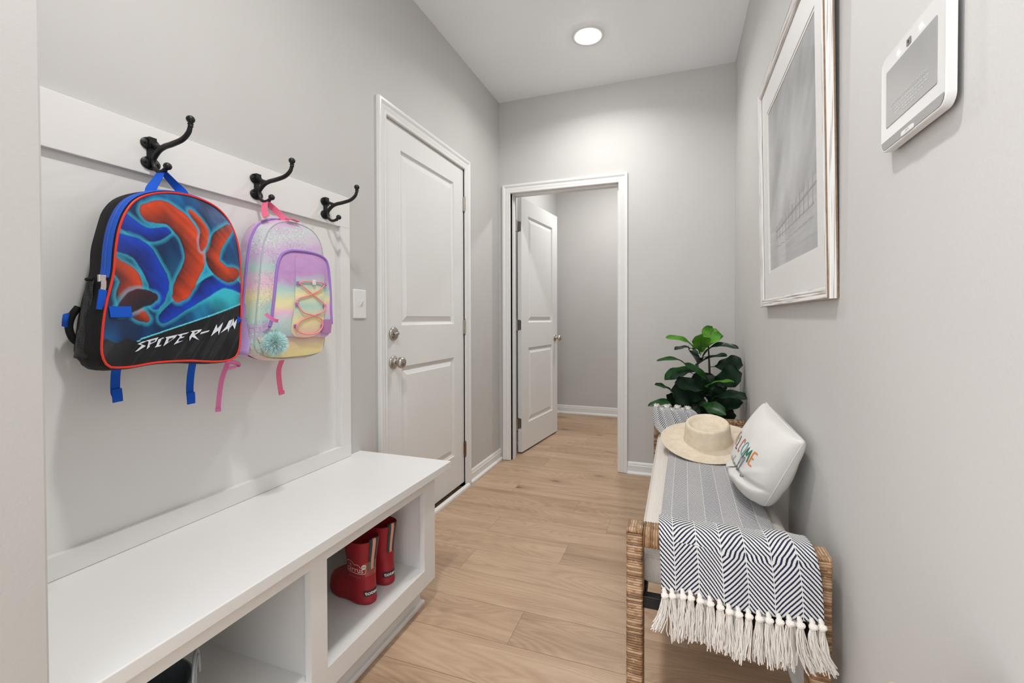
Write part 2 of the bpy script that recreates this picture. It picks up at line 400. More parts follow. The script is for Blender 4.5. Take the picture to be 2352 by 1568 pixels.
mb = MB(); mb.tube([(dx + .012, 1.833, 1.0154), (dx + .021, 1.833, 1.0154)], .007, 14)
mb.tube([(dx + .022, 1.818, 1.012), (dx + .026, 1.825, 1.0135), (dx + .026, 1.841, 1.0165), (dx + .024, 1.849, 1.018)], [.005, .0075, .0075, .005], 12, flat=.5)
mb.build('thumb_turn', M_NICKEL, db, smooth=True)
knob(D1, 'door_knob', mloc(dx, 1.833, .8761))
for z in (1.822, 1.035, .246):
    mb = MB(); y = 2.592; x = XL + .004
    for k in range(5): mb.tube([(x, y, z - .044 + k * .0178), (x, y, z - .0268 + k * .0178)], .0062, 14)
    mb.lathe([(0, .044), (.0055, .046), (.0055, .050), (.002, .052), (0, .052)], (x, y, z), n=14)
    mb.lathe([(0, -.044), (.0055, -.046), (.0045, -.050), (.0025, -.056), (0, -.057)], (x, y, z), n=14)
    mb.box(x - .009, x - .003, y - .012, y, z - .0445, z + .0445)
    mb.build('hinge', M_BRONZE if z < .5 else M_NICKEL, D1, smooth=True)
mb = MB(); mb.box(XL - .004, XL - .0005, 1.772, 1.7745, .985, 1.045); mb.build('strike_plate', M_BRONZE, D1)

D2 = struct(thing('door_2', (-1.176, 3.358, 0), 'white two-panel door standing open into the room beyond', 'door'))
u2 = Vector((.1194, .993, 0)).normalized(); n2 = Vector((u2.y, -u2.x, 0)); c2 = Vector((-1.176, 3.358, 0))
fd2 = lambda p, s, z: tuple(c2 + u2 * s + n2 * p + Vector((0, 0, z)))
mb = MB(); slab(mb, .768, 2.052, .035, .125, [(.235, .848), (1.055, 1.925)], fd2, .016); mb.build('door_leaf', M_WHITE, D2)
kp = c2 + u2 * .705 + Vector((0, 0, .905)); Rk = Matrix(((0, u2.x, n2.x), (0, u2.y, n2.y), (1, 0, 0))).to_4x4()
knob(D2, 'door_knob', Matrix.Translation(kp) @ Rk)
for z in (1.822, 1.035, .246):
    mb = MB(); kx, ky = -1.2035, 3.318
    for k in range(5): mb.tube([(kx, ky, z - .044 + k * .0178), (kx, ky, z - .0268 + k * .0178)], .006, 14)
    e0 = c2 - n2 * .0005 - u2 * .0012; q = [e0 - n2 * .034, e0 - n2 * .004]
    pl = [tuple(q[0] + Vector((0, 0, z - .044))), tuple(q[1] + Vector((0, 0, z - .038))), tuple(q[1] + Vector((0, 0, z + .038))), tuple(q[0] + Vector((0, 0, z + .044)))]
    mb.add(pl, [(0, 1, 2, 3)])
    mb.box(kx - .001, kx + .0015, ky - .035, ky, z - .0445, z + .0445)
    mb.build('hinge', M_NICKEL, D2, smooth=True)

# ------------------------------------------------------------------ hook board and storage bench
HB = thing('hook_board', (XL, .38, .52), 'white framed wall panel above the storage bench that carries the hooks', 'wall panel')
MB().box(XL + .0005, XL + .004, .378, 1.47, .55, 1.48).build('back_panel', M_PANEL, HB)
MB().box(XL + .0005, PF, .378, 1.5086, 1.4586, 1.584).build('top_rail', M_PANEL, HB, bevel=.0012)
MB().box(XL + .0005, PF, .378, 1.5086, .5189, .572).build('bottom_rail', M_PANEL, HB, bevel=.0012)
MB().box(XL + .0005, PF - .0003, 1.455, 1.5086, .572, 1.4586).build('stile', M_PANEL, HB, bevel=.0012)

SB = thing('storage_bench', (-1.07, .94, 0), 'white built-in bench with open cubbies under a smooth top', 'bench')
MB().box(XL + .0005, -.856, .3775, 1.584, .488, .5183).build('bench_top', M_WHITE, SB, bevel=.003, seg=3)
fx0, fx1 = -.900, -.880
mb = MB()
for a, b_, c, d in ((.3775, .43, .093, .4875), (.885, .940, .093, .4875), (1.424, 1.497, .093, .4875), (.43, .885, .449, .4875), (.94, 1.424, .449, .4875), (.43, .885, .093, .156), (.94, 1.424, .093, .156)):
    mb.box(fx0, fx1, a, b_, c, d)
mb.build('face_frame', M_WHITE, SB)
mb = MB()
mb.box(XL + .001, fx0, .3775, 1.435 + .012, .142, .156)            # cubby floor
mb.box(XL + .001, XL + .012, .3775, 1.447, .156, .4875)             # back
mb.box(XL + .012, fx0, .900, .918, .156, .4875); mb.box(XL + .012, fx0, 1.435, 1.497, .093, .4875)
mb.build('cubby_box', M_WHITE, SB)
mb = MB(); mb.box(XL + .001, -.930, .3775, 1.452, 0, .142); 
mb.build('plinth', M_WHITE, SB)
mb = MB(); pr = [(0, .0), (.019, .0), (.0205, .006), (.019, .013), (.0135, .018), (.0075, .0195), (.007, .040), (.0045, .043), (.003, .047), (0, .048)]
n = len(pr); vs = []
for (xx, yy, kx, ky) in ((-.930, .3775, 1, 0), (-.930, 1.452, 1, 1), (XL + .02, 1.452, 0, 1)): vs += [(xx + p * kx, yy + p * ky, z) for p, z in pr]
mb.add(vs, [(c * n + i, c * n + i + 1, (c + 1) * n + i + 1, (c + 1) * n + i) for c in range(2) for i in range(n - 1)])
mb.build('shoe_moulding', M_WHITE, SB, smooth=True, ang=35)

# ------------------------------------------------------------------ coat hooks
def make_hook(y, label):
    t = thing('coat_hook', (PF, y, 1.51), label, 'hook', 'black double coat hooks on the white board')
    R = lambda d, z, dy=0: (PF + d, y + dy, z)
    for zc in (1.5365, 1.4875):
        mb = MB(); n = 28; rings = []
        for r_, d in ((1, .0002), (1.02, .003), (.93, .0048), (.0, .0052)):
            rings.append([R(d, zc + .0165 * r_ * sin(2 * pi * k / n), .0225 * r_ * cos(2 * pi * k / n)) for k in range(n)])
        mb.add([p for r_ in rings for p in r_], [(i * n + k, i * n + (k + 1) % n, (i + 1) * n + (k + 1) % n, (i + 1) * n + k) for i in range(3) for k in range(n)])
        if zc > 1.51:
            mb.add([R(.0005, 1.478, -.0085), R(.0005, 1.478, .0085), R(.0005, 1.545, .0085), R(.0005, 1.545, -.0085), R(.008, 1.478, -.0055), R(.008, 1.478, .0055), R(.008, 1.545, .0055), R(.008, 1.545, -.0055)],
                   [(0, 1, 5, 4), (1, 2, 6, 5), (2, 3, 7, 6), (3, 0, 4, 7), (4, 5, 6, 7)])
            mb.box(PF + .0005, PF + .013, y - .0085, y + .0085, 1.526, 1.552)
        pl = mb.build('mounting_plate', M_BLACK, t, smooth=True, ang=45)
        for dy in (-.0150, .0150):
            s = MB(); s.lathe([(0, .0072), (.0022, .0072), (.0036, .0060), (.0036, .003)], mtx=mloc(PF, y + dy, zc), n=14)
            s.build('screw', M_BLACK, t, smooth=True)
    main = [(.1495, 1.5637), (.1425, 1.5472), (.1205, 1.533), (.0826, 1.5262), (.0560, 1.5235), (.0340, 1.5160), (.0150, 1.4991), (.0125, 1.4850), (.0199, 1.4705), (.033, 1.4625), (.046, 1.4625), (.0570, 1.4665)]
    sm = [(p.x, p.y) for p in catmull(main, 6)]; m = len(sm)
    rad = [.0050 + .0018 * sin(pi * min(1, i / m * 1.4)) for i in range(m)]
    mb = MB(); mb.tube([R(d, z) for d, z in sm], rad, 14, up=(0, 1, 0))
    tip = [(.0, -.008), (.0055, -.007), (.0062, -.005), (.005, -.003), (.0065, -.001), (.0068, .0005), (.005, .002), (.006, .004), (.0088, .0075), (.0098, .0115), (.009, .0155), (.006, .0190), (0, .0205)]
    mb.lathe(tip, R(.1500, 1.5665), n=20)
    mb.build('upper_arm', M_BLACK, t, smooth=True, ang=60)
    mb = MB(); d = Vector((.78, 0, .62)).normalized(); Rm = Matrix(((d.z, 0, d.x), (0, 1, 0), (-d.x, 0, d.z))).to_4x4()
    mb.lathe([(0, -.006), (.0052, -.006), (.006, -.003), (.0055, -.001), (.0045, .0005), (.006, .003), (.0088, .0065), (.0096, .0105), (.0086, .0145), (.0056, .0178), (0, .0192)], mtx=Matrix.Translation(R(.0575, 1.4665)) @ Rm, n=20)
    mb.build('knob_tip', M_BLACK, t, smooth=True, ang=60)
    mb = MB(); st = [(.004, 1.533), (.014, 1.5345), (.028, 1.5285), (.046, 1.5235)]
    mb.tube([R(a, b) for a, b in st], [.0062, .006, .0052, .004], 12, up=(0, 1, 0)); mb.build('brace', M_BLACK, t, smooth=True)
    return t
make_hook(.770, 'black iron double hook holding the blue and black backpack')
make_hook(1.075, 'black iron double hook holding the pastel sequin backpack')
make_hook(1.371, 'black iron double hook with nothing hanging on it')

# ------------------------------------------------------------------ light switch
LS = thing('light_switch', (XL, 1.5845, 1.151), 'white toggle switch plate between the hook board and the closed door', 'light switch')
def plate(mb, yc, zc, wd, ht, th, x=XL, sg=1):
    a = rrect(yc - wd / 2, yc + wd / 2, zc - ht / 2, zc + ht / 2, .003, 3); m = len(a); rings = []
    for ins, d in ((0, 0), (0, th * .4), (.0035, th), (.006, th)):
        b = rrect(yc - wd / 2 + ins, yc + wd / 2 - ins, zc - ht / 2 + ins, zc + ht / 2 - ins, .003, 3); rings += [(x + sg * d, p, q) for p, q in b]
    mb.add(rings, [(i * m + k, i * m + (k + 1) % m, (i + 1) * m + (k + 1) % m, (i + 1) * m + k) for i in range(3) for k in range(m)] + [tuple(range(3 * m, 4 * m))])
mb = MB(); plate(mb, 1.5845, 1.151, .080, .125, .0065); mb.build('cover_plate', M_WHITE, LS, smooth=True, ang=40)
mb = MB(); mb.add([(XL + .0066, 1.5795, 1.139), (XL + .0066, 1.5895, 1.139), (XL + .0066, 1.5895, 1.163), (XL + .0066, 1.5795, 1.163), (XL + .022, 1.5815, 1.163), (XL + .022, 1.5875, 1.163), (XL + .022, 1.5875, 1.170), (XL + .022, 1.5815, 1.170)], [(0, 1, 5, 4), (1, 2, 6, 5), (2, 3, 7, 6), (3, 0, 4, 7), (4, 5, 6, 7), (0, 1, 2, 3)])
mb.build('toggle', M_WHITE, LS, bevel=.001)
for z in (1.121, 1.181):
    s = MB(); s.lathe([(.0032, 0), (.0030, .0012), (0, .0014)], mtx=mloc(XL + .0064, 1.5845, z), n=12); s.build('screw', M_WHITE, LS, smooth=True)

# ------------------------------------------------------------------ ceiling lamp
CL = thing('recessed_ceiling_light', (-.499, 2.610, H), 'round white recessed lamp glowing in the hall ceiling', 'ceiling light')
mb = MB(); mb.lathe([(.066, -.004), (.070, -.006), (.088, -.0055), (.0945, -.003), (.095, 0)], (-.499, 2.61, H), n=64); mb.build('trim_ring', M_WHITE, CL, smooth=True)
mb = MB(); mb.lathe([(0, -.016), (.03, -.0150), (.055, -.0105), (.064, -.006), (.067, -.004)], (-.499, 2.61, H), n=64)
mb.build('lens', mat('lamp_lens', (1, 1, 1), 0.4, emit=(1, .99, .96), estr=55), CL, smooth=True)

# ------------------------------------------------------------------ framed picture
M_FRWHITE, nt, b = node_mat('whitewashed_frame')
tc = N(nt, 'ShaderNodeTexCoord'); mp = N(nt, 'ShaderNodeMapping'); mp.inputs['Scale'].default_value = (300, 5, 300); L(nt, tc, 'Object', mp, 'Vector')
nz = N(nt, 'ShaderNodeTexNoise', i_Scale=1.0, i_Detail=3.0); L(nt, mp, 'Vector', nz, 'Vector')
r = ramp(nt, [(0.36, (.33, .28, .24)), (0.46, (.70, .685, .66)), (0.7, (.78, .77, .75))]); L(nt, nz, 'Fac', r, 'Fac'); L(nt, r, 'Color', b, 'Base Color'); b.inputs['Roughness'].default_value = .5
bump(nt, b, nz.outputs['Fac'], .5, .001)
M_FRWHITEV, nt, b = node_mat('whitewashed_frame_vertical')
tc = N(nt, 'ShaderNodeTexCoord'); mp = N(nt, 'ShaderNodeMapping'); mp.inputs['Scale'].default_value = (300, 300, 5); L(nt, tc, 'Object', mp, 'Vector')
nz = N(nt, 'ShaderNodeTexNoise', i_Scale=1.0, i_Detail=3.0); L(nt, mp, 'Vector', nz, 'Vector')
r = ramp(nt, [(0.36, (.40, .36, .33)), (0.46, (.68, .675, .66)), (0.7, (.76, .755, .745))]); L(nt, nz, 'Fac', r, 'Fac'); L(nt, r, 'Color', b, 'Base Color'); b.inputs['Roughness'].default_value = .5
M_BROWN = mat('raw_wood_edge', (.22, .14, .085), .6, nscale=80, var=.2)
PX0, PX1, PZ0, PZ1 = 1.203, 2.075, 1.132, 2.005
PIC = thing('framed_picture', (XR, (PX0 + PX1) / 2, PZ0), 'large whitewashed frame with a misty grey lake print on the right wall', 'picture')
lean = .016 / (PZ1 - PZ0)
def pf(d, y, z): return (XR - .001 - d - (z - PZ0) * lean, y, z)     # d = distance from back of frame
def frame_loop(mb, prof, closed=True):
    n = len(prof)
    for side in range(4):
        vs = []
        for e in (0, 1):
            for ins, d in prof:
                k = (side + e) % 4
                y = (PX0 + ins) if k in (0, 3) else (PX1 - ins); z = (PZ0 + ins) if k in (0, 1) else (PZ1 - ins)
                vs.append(pf(d, y, z))
        yield vs, [(i, i + 1, n + i + 1, n + i) for i in range(n - 1)]
prof = [(.0, .0225), (.003, .0235), (.008, .0225), (.010, .0215), (.014, .0222), (.019, .0205), (.022, .0215), (.0285, .019), (.030, .0125)]
for i, (vs, fs) in enumerate(frame_loop(None, prof)): MB().add(vs, fs).build('frame_rail' if i in (0, 2) else 'frame_stile', M_FRWHITE if i in (0, 2) else M_FRWHITEV, PIC, smooth=True, ang=20)
mb = MB()
for vs, fs in frame_loop(None, [(.0005, .003), (0, .005), (0, .0195), (.0005, .021)]): mb.add(vs, fs)
mb.build('frame_side', M_FRWHITEV, PIC)
mb = MB()
for vs, fs in frame_loop(None, [(.006, 0), (-.0004, 0), (-.0006, .0032), (.0004, .0034)]): mb.add(vs, fs)
for vs, fs in frame_loop(None, [(.0004, .0192), (-.0006, .0196), (-.0004, .0226), (.0006, .0230)]): mb.add(vs, fs)
mb.build('edge_line', M_BROWN, PIC)
M_MAT = mat('mat_board', (.74, .73, .715), .55, nscale=200, var=.01)
mb = MB()
A0, A1, B0, B1 = 1.322, 1.938, 1.268, 1.866
q = [(PX0 + .02, PZ0 + .02), (PX1 - .02, PZ0 + .02), (PX1 - .02, PZ1 - .02), (PX0 + .02, PZ1 - .02)]
k1 = [(A0 - .009, B0 - .009), (A1 + .009, B0 - .009), (A1 + .009, B1 + .009), (A0 - .009, B1 + .009)]; k2 = [(A0, B0), (A1, B0), (A1, B1), (A0, B1)]
vs = [pf(.0115, *p) for p in q] + [pf(.0115, *p) for p in k1] + [pf(.0095, *p) for p in k1] + [pf(.0095, *p) for p in k2] + [pf(.0078, *p) for p in k2]
mb.add(vs, [(4 * r_ + i, 4 * r_ + (i + 1) % 4, 4 * r_ + 4 + (i + 1) % 4, 4 * r_ + 4 + i) for r_ in range(4) for i in range(4)])
mb.build('mat_board', M_MAT, PIC)
def art_col(a, b_):      # a across (near -> far), b up ; viewer's left is far
    x = 1 - a; f = lambda s, o: noise.fractal(Vector((x * s + o, b_ * s * 1.1 - x * s * .8, o)), 1.0, 2.0, 4)
    hz = .22 + .26 * x * 0 + .02
    sky = .42 + .20 * f(1.6, 3.1) + .05 * f(6, 1.2) - .10 * abs(b_ - .75)
    hill = .235 + .085 * x + .012 * f(5, 8)
    if b_ < .24: v = .40 + .05 * noise.noise(Vector((x * 3, b_ * 70, 2))) + .05 * f(3, 5) - .05 * x + (.07 if abs(x - .32) < .1 * (1 - b_) else 0) * 1
    elif b_ < hill: v = .335 + .03 * f(4, 2)
    else: v = sky
    v = max(.15, min(.75, v * 1.18)); return (v * .97, v * .985, v)
mb = MB(); mb.grid(lambda a, b_: pf(.0080, A0 + (A1 - A0) * a, B0 + (B1 - B0) * b_), 150, 150, colfn=art_col)
ap = lambda a, b_: pf(.0083, A1 - (A1 - A0) * a, B0 + (B1 - B0) * b_)
def ink(p, wd, v): 
    s = len(mb.v); mb.strip(p, wd, ap)
    for i in range(s, len(mb.v)): mb.col[i] = (v, v, v * 1.02)
for i in range(11):
    x = .20 + i * .073; ink([(x, .155 + .004 * i), (x + .003, .245 + .010 * i)], .0065,   .30)
ink([(.18, .215), (1.0, .285)], .012, .25); ink([(.2, .175), (.95, .20)], .006, .30)
for i in range(8): ink([(.22 + i * .09, .125 + i * .003), (.30 + i * .09, .118 + i * .004)], .004, .33)
M_ART, nt, b = node_mat('lake_print'); at = N(nt, 'ShaderNodeAttribute'); at.attribute_name = 'tint'; L(nt, at, 'Color', b, 'Base Color'); b.inputs['Roughness'].default_value = .12; b.inputs['Specular IOR Level'].default_value = .35
mb.build('print', M_ART, PIC)
M_GLASS, nt, b = node_mat('picture_glass')
nt.nodes.remove(b); out = [n_ for n_ in nt.nodes if n_.type == 'OUTPUT_MATERIAL'][0]
g = N(nt, 'ShaderNodeBsdfGlossy'); g.inputs['Roughness'].default_value = .02; tr = N(nt, 'ShaderNodeBsdfTransparent'); mx = N(nt, 'ShaderNodeMixShader')
mx.inputs[0].default_value = .05; L(nt, tr, 0, mx, 1); L(nt, g, 0, mx, 2); L(nt, mx, 0, out, 0)
mb = MB(); mb.add([pf(.0135, *p) for p in [(PX0 + .027, PZ0 + .027), (PX1 - .027, PZ0 + .027), (PX1 - .027, PZ1 - .027), (PX0 + .027, PZ1 - .027)]], [(0, 1, 2, 3)])
mb.build('glass_pane', M_GLASS, PIC)

# ------------------------------------------------------------------ security panel
M_PLASTIC = mat('white_plastic', (.72, .72, .715), .3, nscale=10, var=.005)
M_SCREEN = mat('grey_screen', (.36, .36, .355), .12, nscale=6, var=.06, spec=.5)
M_GRILLE = mat('grey_speaker_cloth', (.36, .355, .345), .9, nscale=1400, nstr=.5, var=.35)
SP = thing('security_panel', (XR, .833, 1.44), 'white wall-mounted touch panel with a grey screen at the upper right', 'control panel')
XP = .329
def ring_x(mb, rects, end=True):
    rs = []; m = None
    for (y0, y1, z0, z1, r_), x in rects:
        a = rrect(y0, y1, z0, z1, r_, 8); m = len(a); rs += [(x, p, q_) for p, q_ in a]
    k = len(rects)
    mb.add(rs, [(i * m + j, i * m + (j + 1) % m, (i + 1) * m + (j + 1) % m, (i + 1) * m + j) for i in range(k - 1) for j in range(m)] + ([tuple(range((k - 1) * m, k * m))] if end else []))
mb = MB(); y0, y1, z0, z1 = .7345, .9315, 1.3655, 1.5235
# body slightly deeper at the top: wedge away from wall
ring_x(mb, [((y0 + .004, y1 - .004, z0 + .004, z1 - .004, .014), XR - .006), ((y0, y1, z0, z1, .017), XR - .008), ((y0, y1, z0, z1, .017), XP + .001), ((y0 + .0015, y1 - .0015, z0 + .0015, z1 - .0015, .016), XP), ((y0 + .004, y1 - .004, z0 + .004, z1 - .004, .014), XP + .0006)])
mb.build('body', M_PLASTIC, SP, smooth=True, ang=40)
MB().box(XR - .0062, XR - .0002, y0 + .02, y1 - .02, z0 + .022, z1 - .02).build('wall_bracket', M_DARK, SP)
mb = MB(); ring_x(mb, [((.757, .911, 1.4035, 1.4955, .0015), XP + .0003), ((.757, .911, 1.4035, 1.4955, .0015), XP - .0003)]); scr = mb.build('screen', M_SCREEN, SP)
M_PIX = mat('pale_screen_text', (.56, .56, .555), .3, emit=(.6, .6, .6), estr=.05)
vs, fs = text2d('Welcome to Evermore Tech Touches', .0074)
mb = MB(); mb.add([(XP - .0006, .834 - a, 1.4345 + c) for a, c in vs], fs)
for r_, (wd, n_) in enumerate(((.120, 15), (.112, 13), (.09, 11), (.05, 6))):
    rr = random.Random(r_); yy = .834 + wd / 2
    for i in range(n_):
        l = wd / n_ * rr.uniform(.5, .85); mb.add([(XP - .0006, yy, 1.4262 - r_ * .0052), (XP - .0006, yy - l, 1.4262 - r_ * .0052), (XP - .0006, yy - l, 1.4276 - r_ * .0052), (XP - .0006, yy, 1.4276 - r_ * .0052)], [(0, 1, 2, 3)]); yy -= wd / n_
mb.build('screen_text', M_PIX, scr)
mb = MB(); gy0, gy1, gz0, gz1, gr = y0 + .0035, y1 - .0035, z0 + .0035, 1.3835, .0135
def gbot(y):
    d = max(0, gr - (y - gy0), gr - (gy1 - y)); return gz0 + gr - sqrt(max(0, gr * gr - d * d))
ys = [gy0 + (gy1 - gy0) * (.5 - .5 * cos(pi * k / 60)) for k in range(61)]
mb.add([(XP - .0003, y, gbot(y)) for y in ys] + [(XP - .0003, y, gz1) for y in ys], [(k, k + 1, 62 + k, 61 + k) for k in range(60)])
mb.build('speaker_grille', M_GRILLE, SP)
mb = MB(); ring_x(mb, [((.817, .853, 1.3685, 1.3755, .003), XP), ((.817, .853, 1.3685, 1.3755, .003), XP - .0022)]); bt = mb.build('alarm_button', M_PLASTIC, SP)
mb = MB(); mb.strip([(.839, 1.3705), (.836, 1.3738), (.833, 1.3712), (.830, 1.3738), (.828, 1.3705)], .0009, lambda p, q_: (XP - .0025, p, q_)); mb.build('button_mark', mat('grey_mark', (.3, .3, .3), .5), bt)
mb = MB(); ring_x(mb, [((.829, .842, 1.5005, 1.5105, .0008), XP), ((.829, .842, 1.5005, 1.5105, .0008), XP - .0004)]); cm = mb.build('camera_window', mat('camera_glass', (.22, .22, .22), .15), SP)
mb = MB(); mb.lathe([(.0026, 0), (.0022, .0005), (0, .0006)], mtx=Matrix.Translation((XP - .0004, .8355, 1.5055)) @ Matrix.Rotation(radians(-90), 4, 'Y'), n=16); mb.build('camera_lens', mat('lens_black', (.05, .05, .05), .1), cm)
for y in (.8012, .870):
    mb = MB(); mb.lathe([(.0030, 0), (.0022, .0006), (0, .0008)], mtx=Matrix.Translation((XP, y, 1.5065)) @ Matrix.Rotation(radians(-90), 4, 'Y'), n=14)
    mb.build('indicator_light', mat('indicator_glow', (1, 1, 1), .4, emit=(1, 1, .98), estr=6), SP)
# ------------------------------------------------------------------ wrapped bench (settee)
M_RATTAN, nt, b = node_mat('wrapped_rattan')
uv = N(nt, 'ShaderNodeUVMap'); uv.uv_map = 'uv'; sp = N(nt, 'ShaderNodeSeparateXYZ'); L(nt, uv, 'UV', sp, 0)
wid = math_n(nt, 'FLOOR', sp.outputs[1]); fr_ = math_n(nt, 'FRACT', sp.outputs[1])
cb = N(nt, 'ShaderNodeCombineXYZ'); nt.links.new(wid, cb.inputs[0]); wn = N(nt, 'ShaderNodeTexWhiteNoise'); wn.noise_dimensions = '3D'; L(nt, cb, 0, wn, 'Vector')
tc = N(nt, 'ShaderNodeTexCoord'); nz = N(nt, 'ShaderNodeTexNoise', i_Scale=55.0, i_Detail=4.0); L(nt, tc, 'Object', nz, 'Vector')
v = math_n(nt, 'ADD', math_n(nt, 'MULTIPLY', wn.outputs[0], .45), math_n(nt, 'MULTIPLY', nz.outputs['Fac'], .55))
r = ramp(nt, [(0.25, (.15, .075, .030)), (0.5, (.29, .155, .066)), (0.75, (.43, .245, .115))]); nt.links.new(v, r.inputs['Fac'])
edge = math_n(nt, 'PINGPONG', fr_, .5)
ws = math_n(nt, 'MULTIPLY', math_n(nt, 'LESS_THAN', edge, .15), math_n(nt, 'GREATER_THAN', math_n(nt, 'ADD', nz.outputs['Fac'], math_n(nt, 'MULTIPLY', wn.outputs[0], .35)), .70))
mx = N(nt, 'ShaderNodeMix'); mx.data_type = 'RGBA'; nt.links.new(math_n(nt, 'MULTIPLY', ws, .6), mx.inputs[0]); L(nt, r, 'Color', mx, 6); mx.inputs[7].default_value = (.74, .66, .55, 1)
L(nt, mx, 2, b, 'Base Color'); b.inputs['Roughness'].default_value = .42; b.inputs['Coat Weight'].default_value = .15
bump(nt, b, nz.outputs['Fac'], .25, .001)
def wrapped_bar(mb, p0, p1, hw, hd, up, pitch=.0063, seed=0):
    """rattan-wrapped rectangular bar with hw half width along `up`, hd along the other side"""
    p0, p1 = Vector(p0), Vector(p1); t = (p1 - p0).normalized(); a = Vector(up); c = t.cross(a); ln = (p1 - p0).length
    nw = int(ln / pitch); rr = random.Random(seed); sec = []
    for sx, sy, a0 in ((1, 1, 0), (-1, 1, 90), (-1, -1, 180), (1, -1, 270)):
        for k in range(4):
            an = radians(a0 + 30 * k); sec.append((sx * (hw - min(.006, hw * .8)) + min(.006, hw * .8) * cos(an), sy * (hd - .006) + .006 * sin(an)))
    m = len(sec); vs = []; uv = []; idx = 0
    for w_ in range(nw):
        bul = rr.uniform(.0010, .0017); til = rr.uniform(-.0007, .0007)
        for f, sc in ((0.02, -.0006), (.18, .7), (.5, 1), (.82, .7), (.98, -.0006)):
            d = sc * bul if sc > 0 else sc
            for x, y in sec:
                l = sqrt(x * x + y * y)
                q = p0 + t * ((w_ + f) * ln / nw + til * (x / hw)) + a * (x + d * x / l * 1.3) + c * (y + d * y / l * 1.3)
                vs.append(q); uv.append((0, w_ + f + seed * 100))
    R_ = nw * 5
    fs = [(i * m + k, i * m + (k + 1) % m, (i + 1) * m + (k + 1) % m, (i + 1) * m + k) for i in range(R_ - 1) for k in range(m)]
    fs += [tuple(range(m)), tuple(range((R_ - 1) * m, R_ * m))]
    mb.add(vs, fs, uv)
M_CUSH, nt, b = node_mat('cream_basketweave')
tc = N(nt, 'ShaderNodeTexCoord'); mp = N(nt, 'ShaderNodeMapping'); L(nt, tc, 'Object', mp, 'Vector'); mp.inputs['Scale'].default_value = (1, 1, 1)
sx = N(nt, 'ShaderNodeSeparateXYZ'); L(nt, mp, 0, sx, 0)
wv = [math_n(nt, 'ABSOLUTE', math_n(nt, 'SINE', math_n(nt, 'MULTIPLY', sx.outputs[k], pi / .0048))) for k in range(3)]
h = math_n(nt, 'ADD', math_n(nt, 'ADD', wv[0], wv[1]), math_n(nt, 'MULTIPLY', wv[2], .8))
r = ramp(nt, [(0.15, (.50, .45, .39)), (0.42, (.74, .69, .63))]); nt.links.new(math_n(nt, 'MULTIPLY', h, .36), r.inputs['Fac']); L(nt, r, 'Color', b, 'Base Color')
b.inputs['Roughness'].default_value = .95; b.inputs['Specular IOR Level'].default_value = .1; bump(nt, b, h, .6, .0012)
ST = thing('upholstered_bench', (.10, 1.95, 0), 'low bench with rattan-wrapped legs and a cream seat along the right wall', 'bench')
SX0, SX1, SY0, SY1, SZ = -.121, .322, 1.142, 2.575, .5555
lw, ld = .0195, .0315
kk = 0
for sx_ in (SX0 + lw, SX1 - lw):
    for sy_ in (SY0 + ld, SY1 - ld):
        mb = MB(); kk += 1; wrapped_bar(mb, (sx_, sy_, 0.001), (sx_, sy_, SZ - .0075), lw, ld, (1, 0, 0), seed=kk); mb.build('leg', M_RATTAN, ST, smooth=True, ang=60)
        mb = MB(); wrapped_bar(mb, (sx_ - lw, sy_, SZ - .0035), (sx_ + lw, sy_, SZ - .0035), .0042, ld, (0, 0, 1), seed=kk + 20); mb.build('corner_wrap', M_RATTAN, ST, smooth=True, ang=60)
for sy_ in (SY0 + ld, SY1 - ld):
    mb = MB(); kk += 1; wrapped_bar(mb, (SX0 + 2 * lw + .0005, sy_, SZ - .020), (SX1 - 2 * lw - .0005, sy_, SZ - .020), .020, ld, (0, 0, 1), seed=kk); mb.build('arm_rail', M_RATTAN, ST, smooth=True, ang=60)
    mb = MB(); mb.box(SX0 + 2 * lw, SX1 - 2 * lw, sy_ - .012, sy_ + .012, .352, .383); mb.build('end_rail', M_BLACK, ST, bevel=.002)
mb = MB(); mb.box(SX0 + .022, SX0 + .045, SY0 + 2 * ld, SY1 - 2 * ld, .345, .383); mb.build('front_rail', M_BLACK, ST, bevel=.002)
mb = MB(); mb.box(SX1 - .045, SX1 - .022, SY0 + 2 * ld, SY1 - 2 * ld, .345, .383); mb.build('back_rail', M_BLACK, ST, bevel=.002)
def pad(x0, x1, y0, y1, z0, z1, r_, nx=18, ny=40, crown=.006):
    mb = MB(); sec = []
    K = 8
    def prof(t):   # rounded-rect section param around (x,z)
        pass
    loop = rrect(x0, x1, y0, y1, r_ * 1.1, 6); m = len(loop); rings = []
    cx, cy = (x0 + x1) / 2, (y0 + y1) / 2; zc = (z0 + z1) / 2; hh = (z1 - z0) / 2
    for k in range(K + 1):
        a = -pi / 2 + pi * k / K; ins = r_ * (1 - cos(a)); zz = zc + (hh - r_) * (1 if a > 0 else -1 if a < 0 else 0) + r_ * sin(a)
        rings.append([(p + (ins if p < cx else -ins), q + (ins if q < cy else -ins), zz) for p, q in loop])
    vs = [p for r2 in rings for p in r2]
    fs = [(i * m + k, i * m + (k + 1) % m, (i + 1) * m + (k + 1) % m, (i + 1) * m + k) for i in range(K) for k in range(m)]
    fs += [tuple(range(m)), tuple(range(K * m, (K + 1) * m))]
    return mb.add(vs, fs)
pad(-.098, .302, 1.2065, 2.508, .384, .478, .024).build('seat_cushion', M_CUSH, ST, smooth=True, ang=50)
mb = MB(); lp = rrect(-.098 + .002, .302 - .002, 1.2085, 2.506, .026, 6); mb.tube([(p, q, .4575) for p, q in lp], .0028, 8, closed=True); mb.build('piping', M_CUSH, ST, smooth=True)

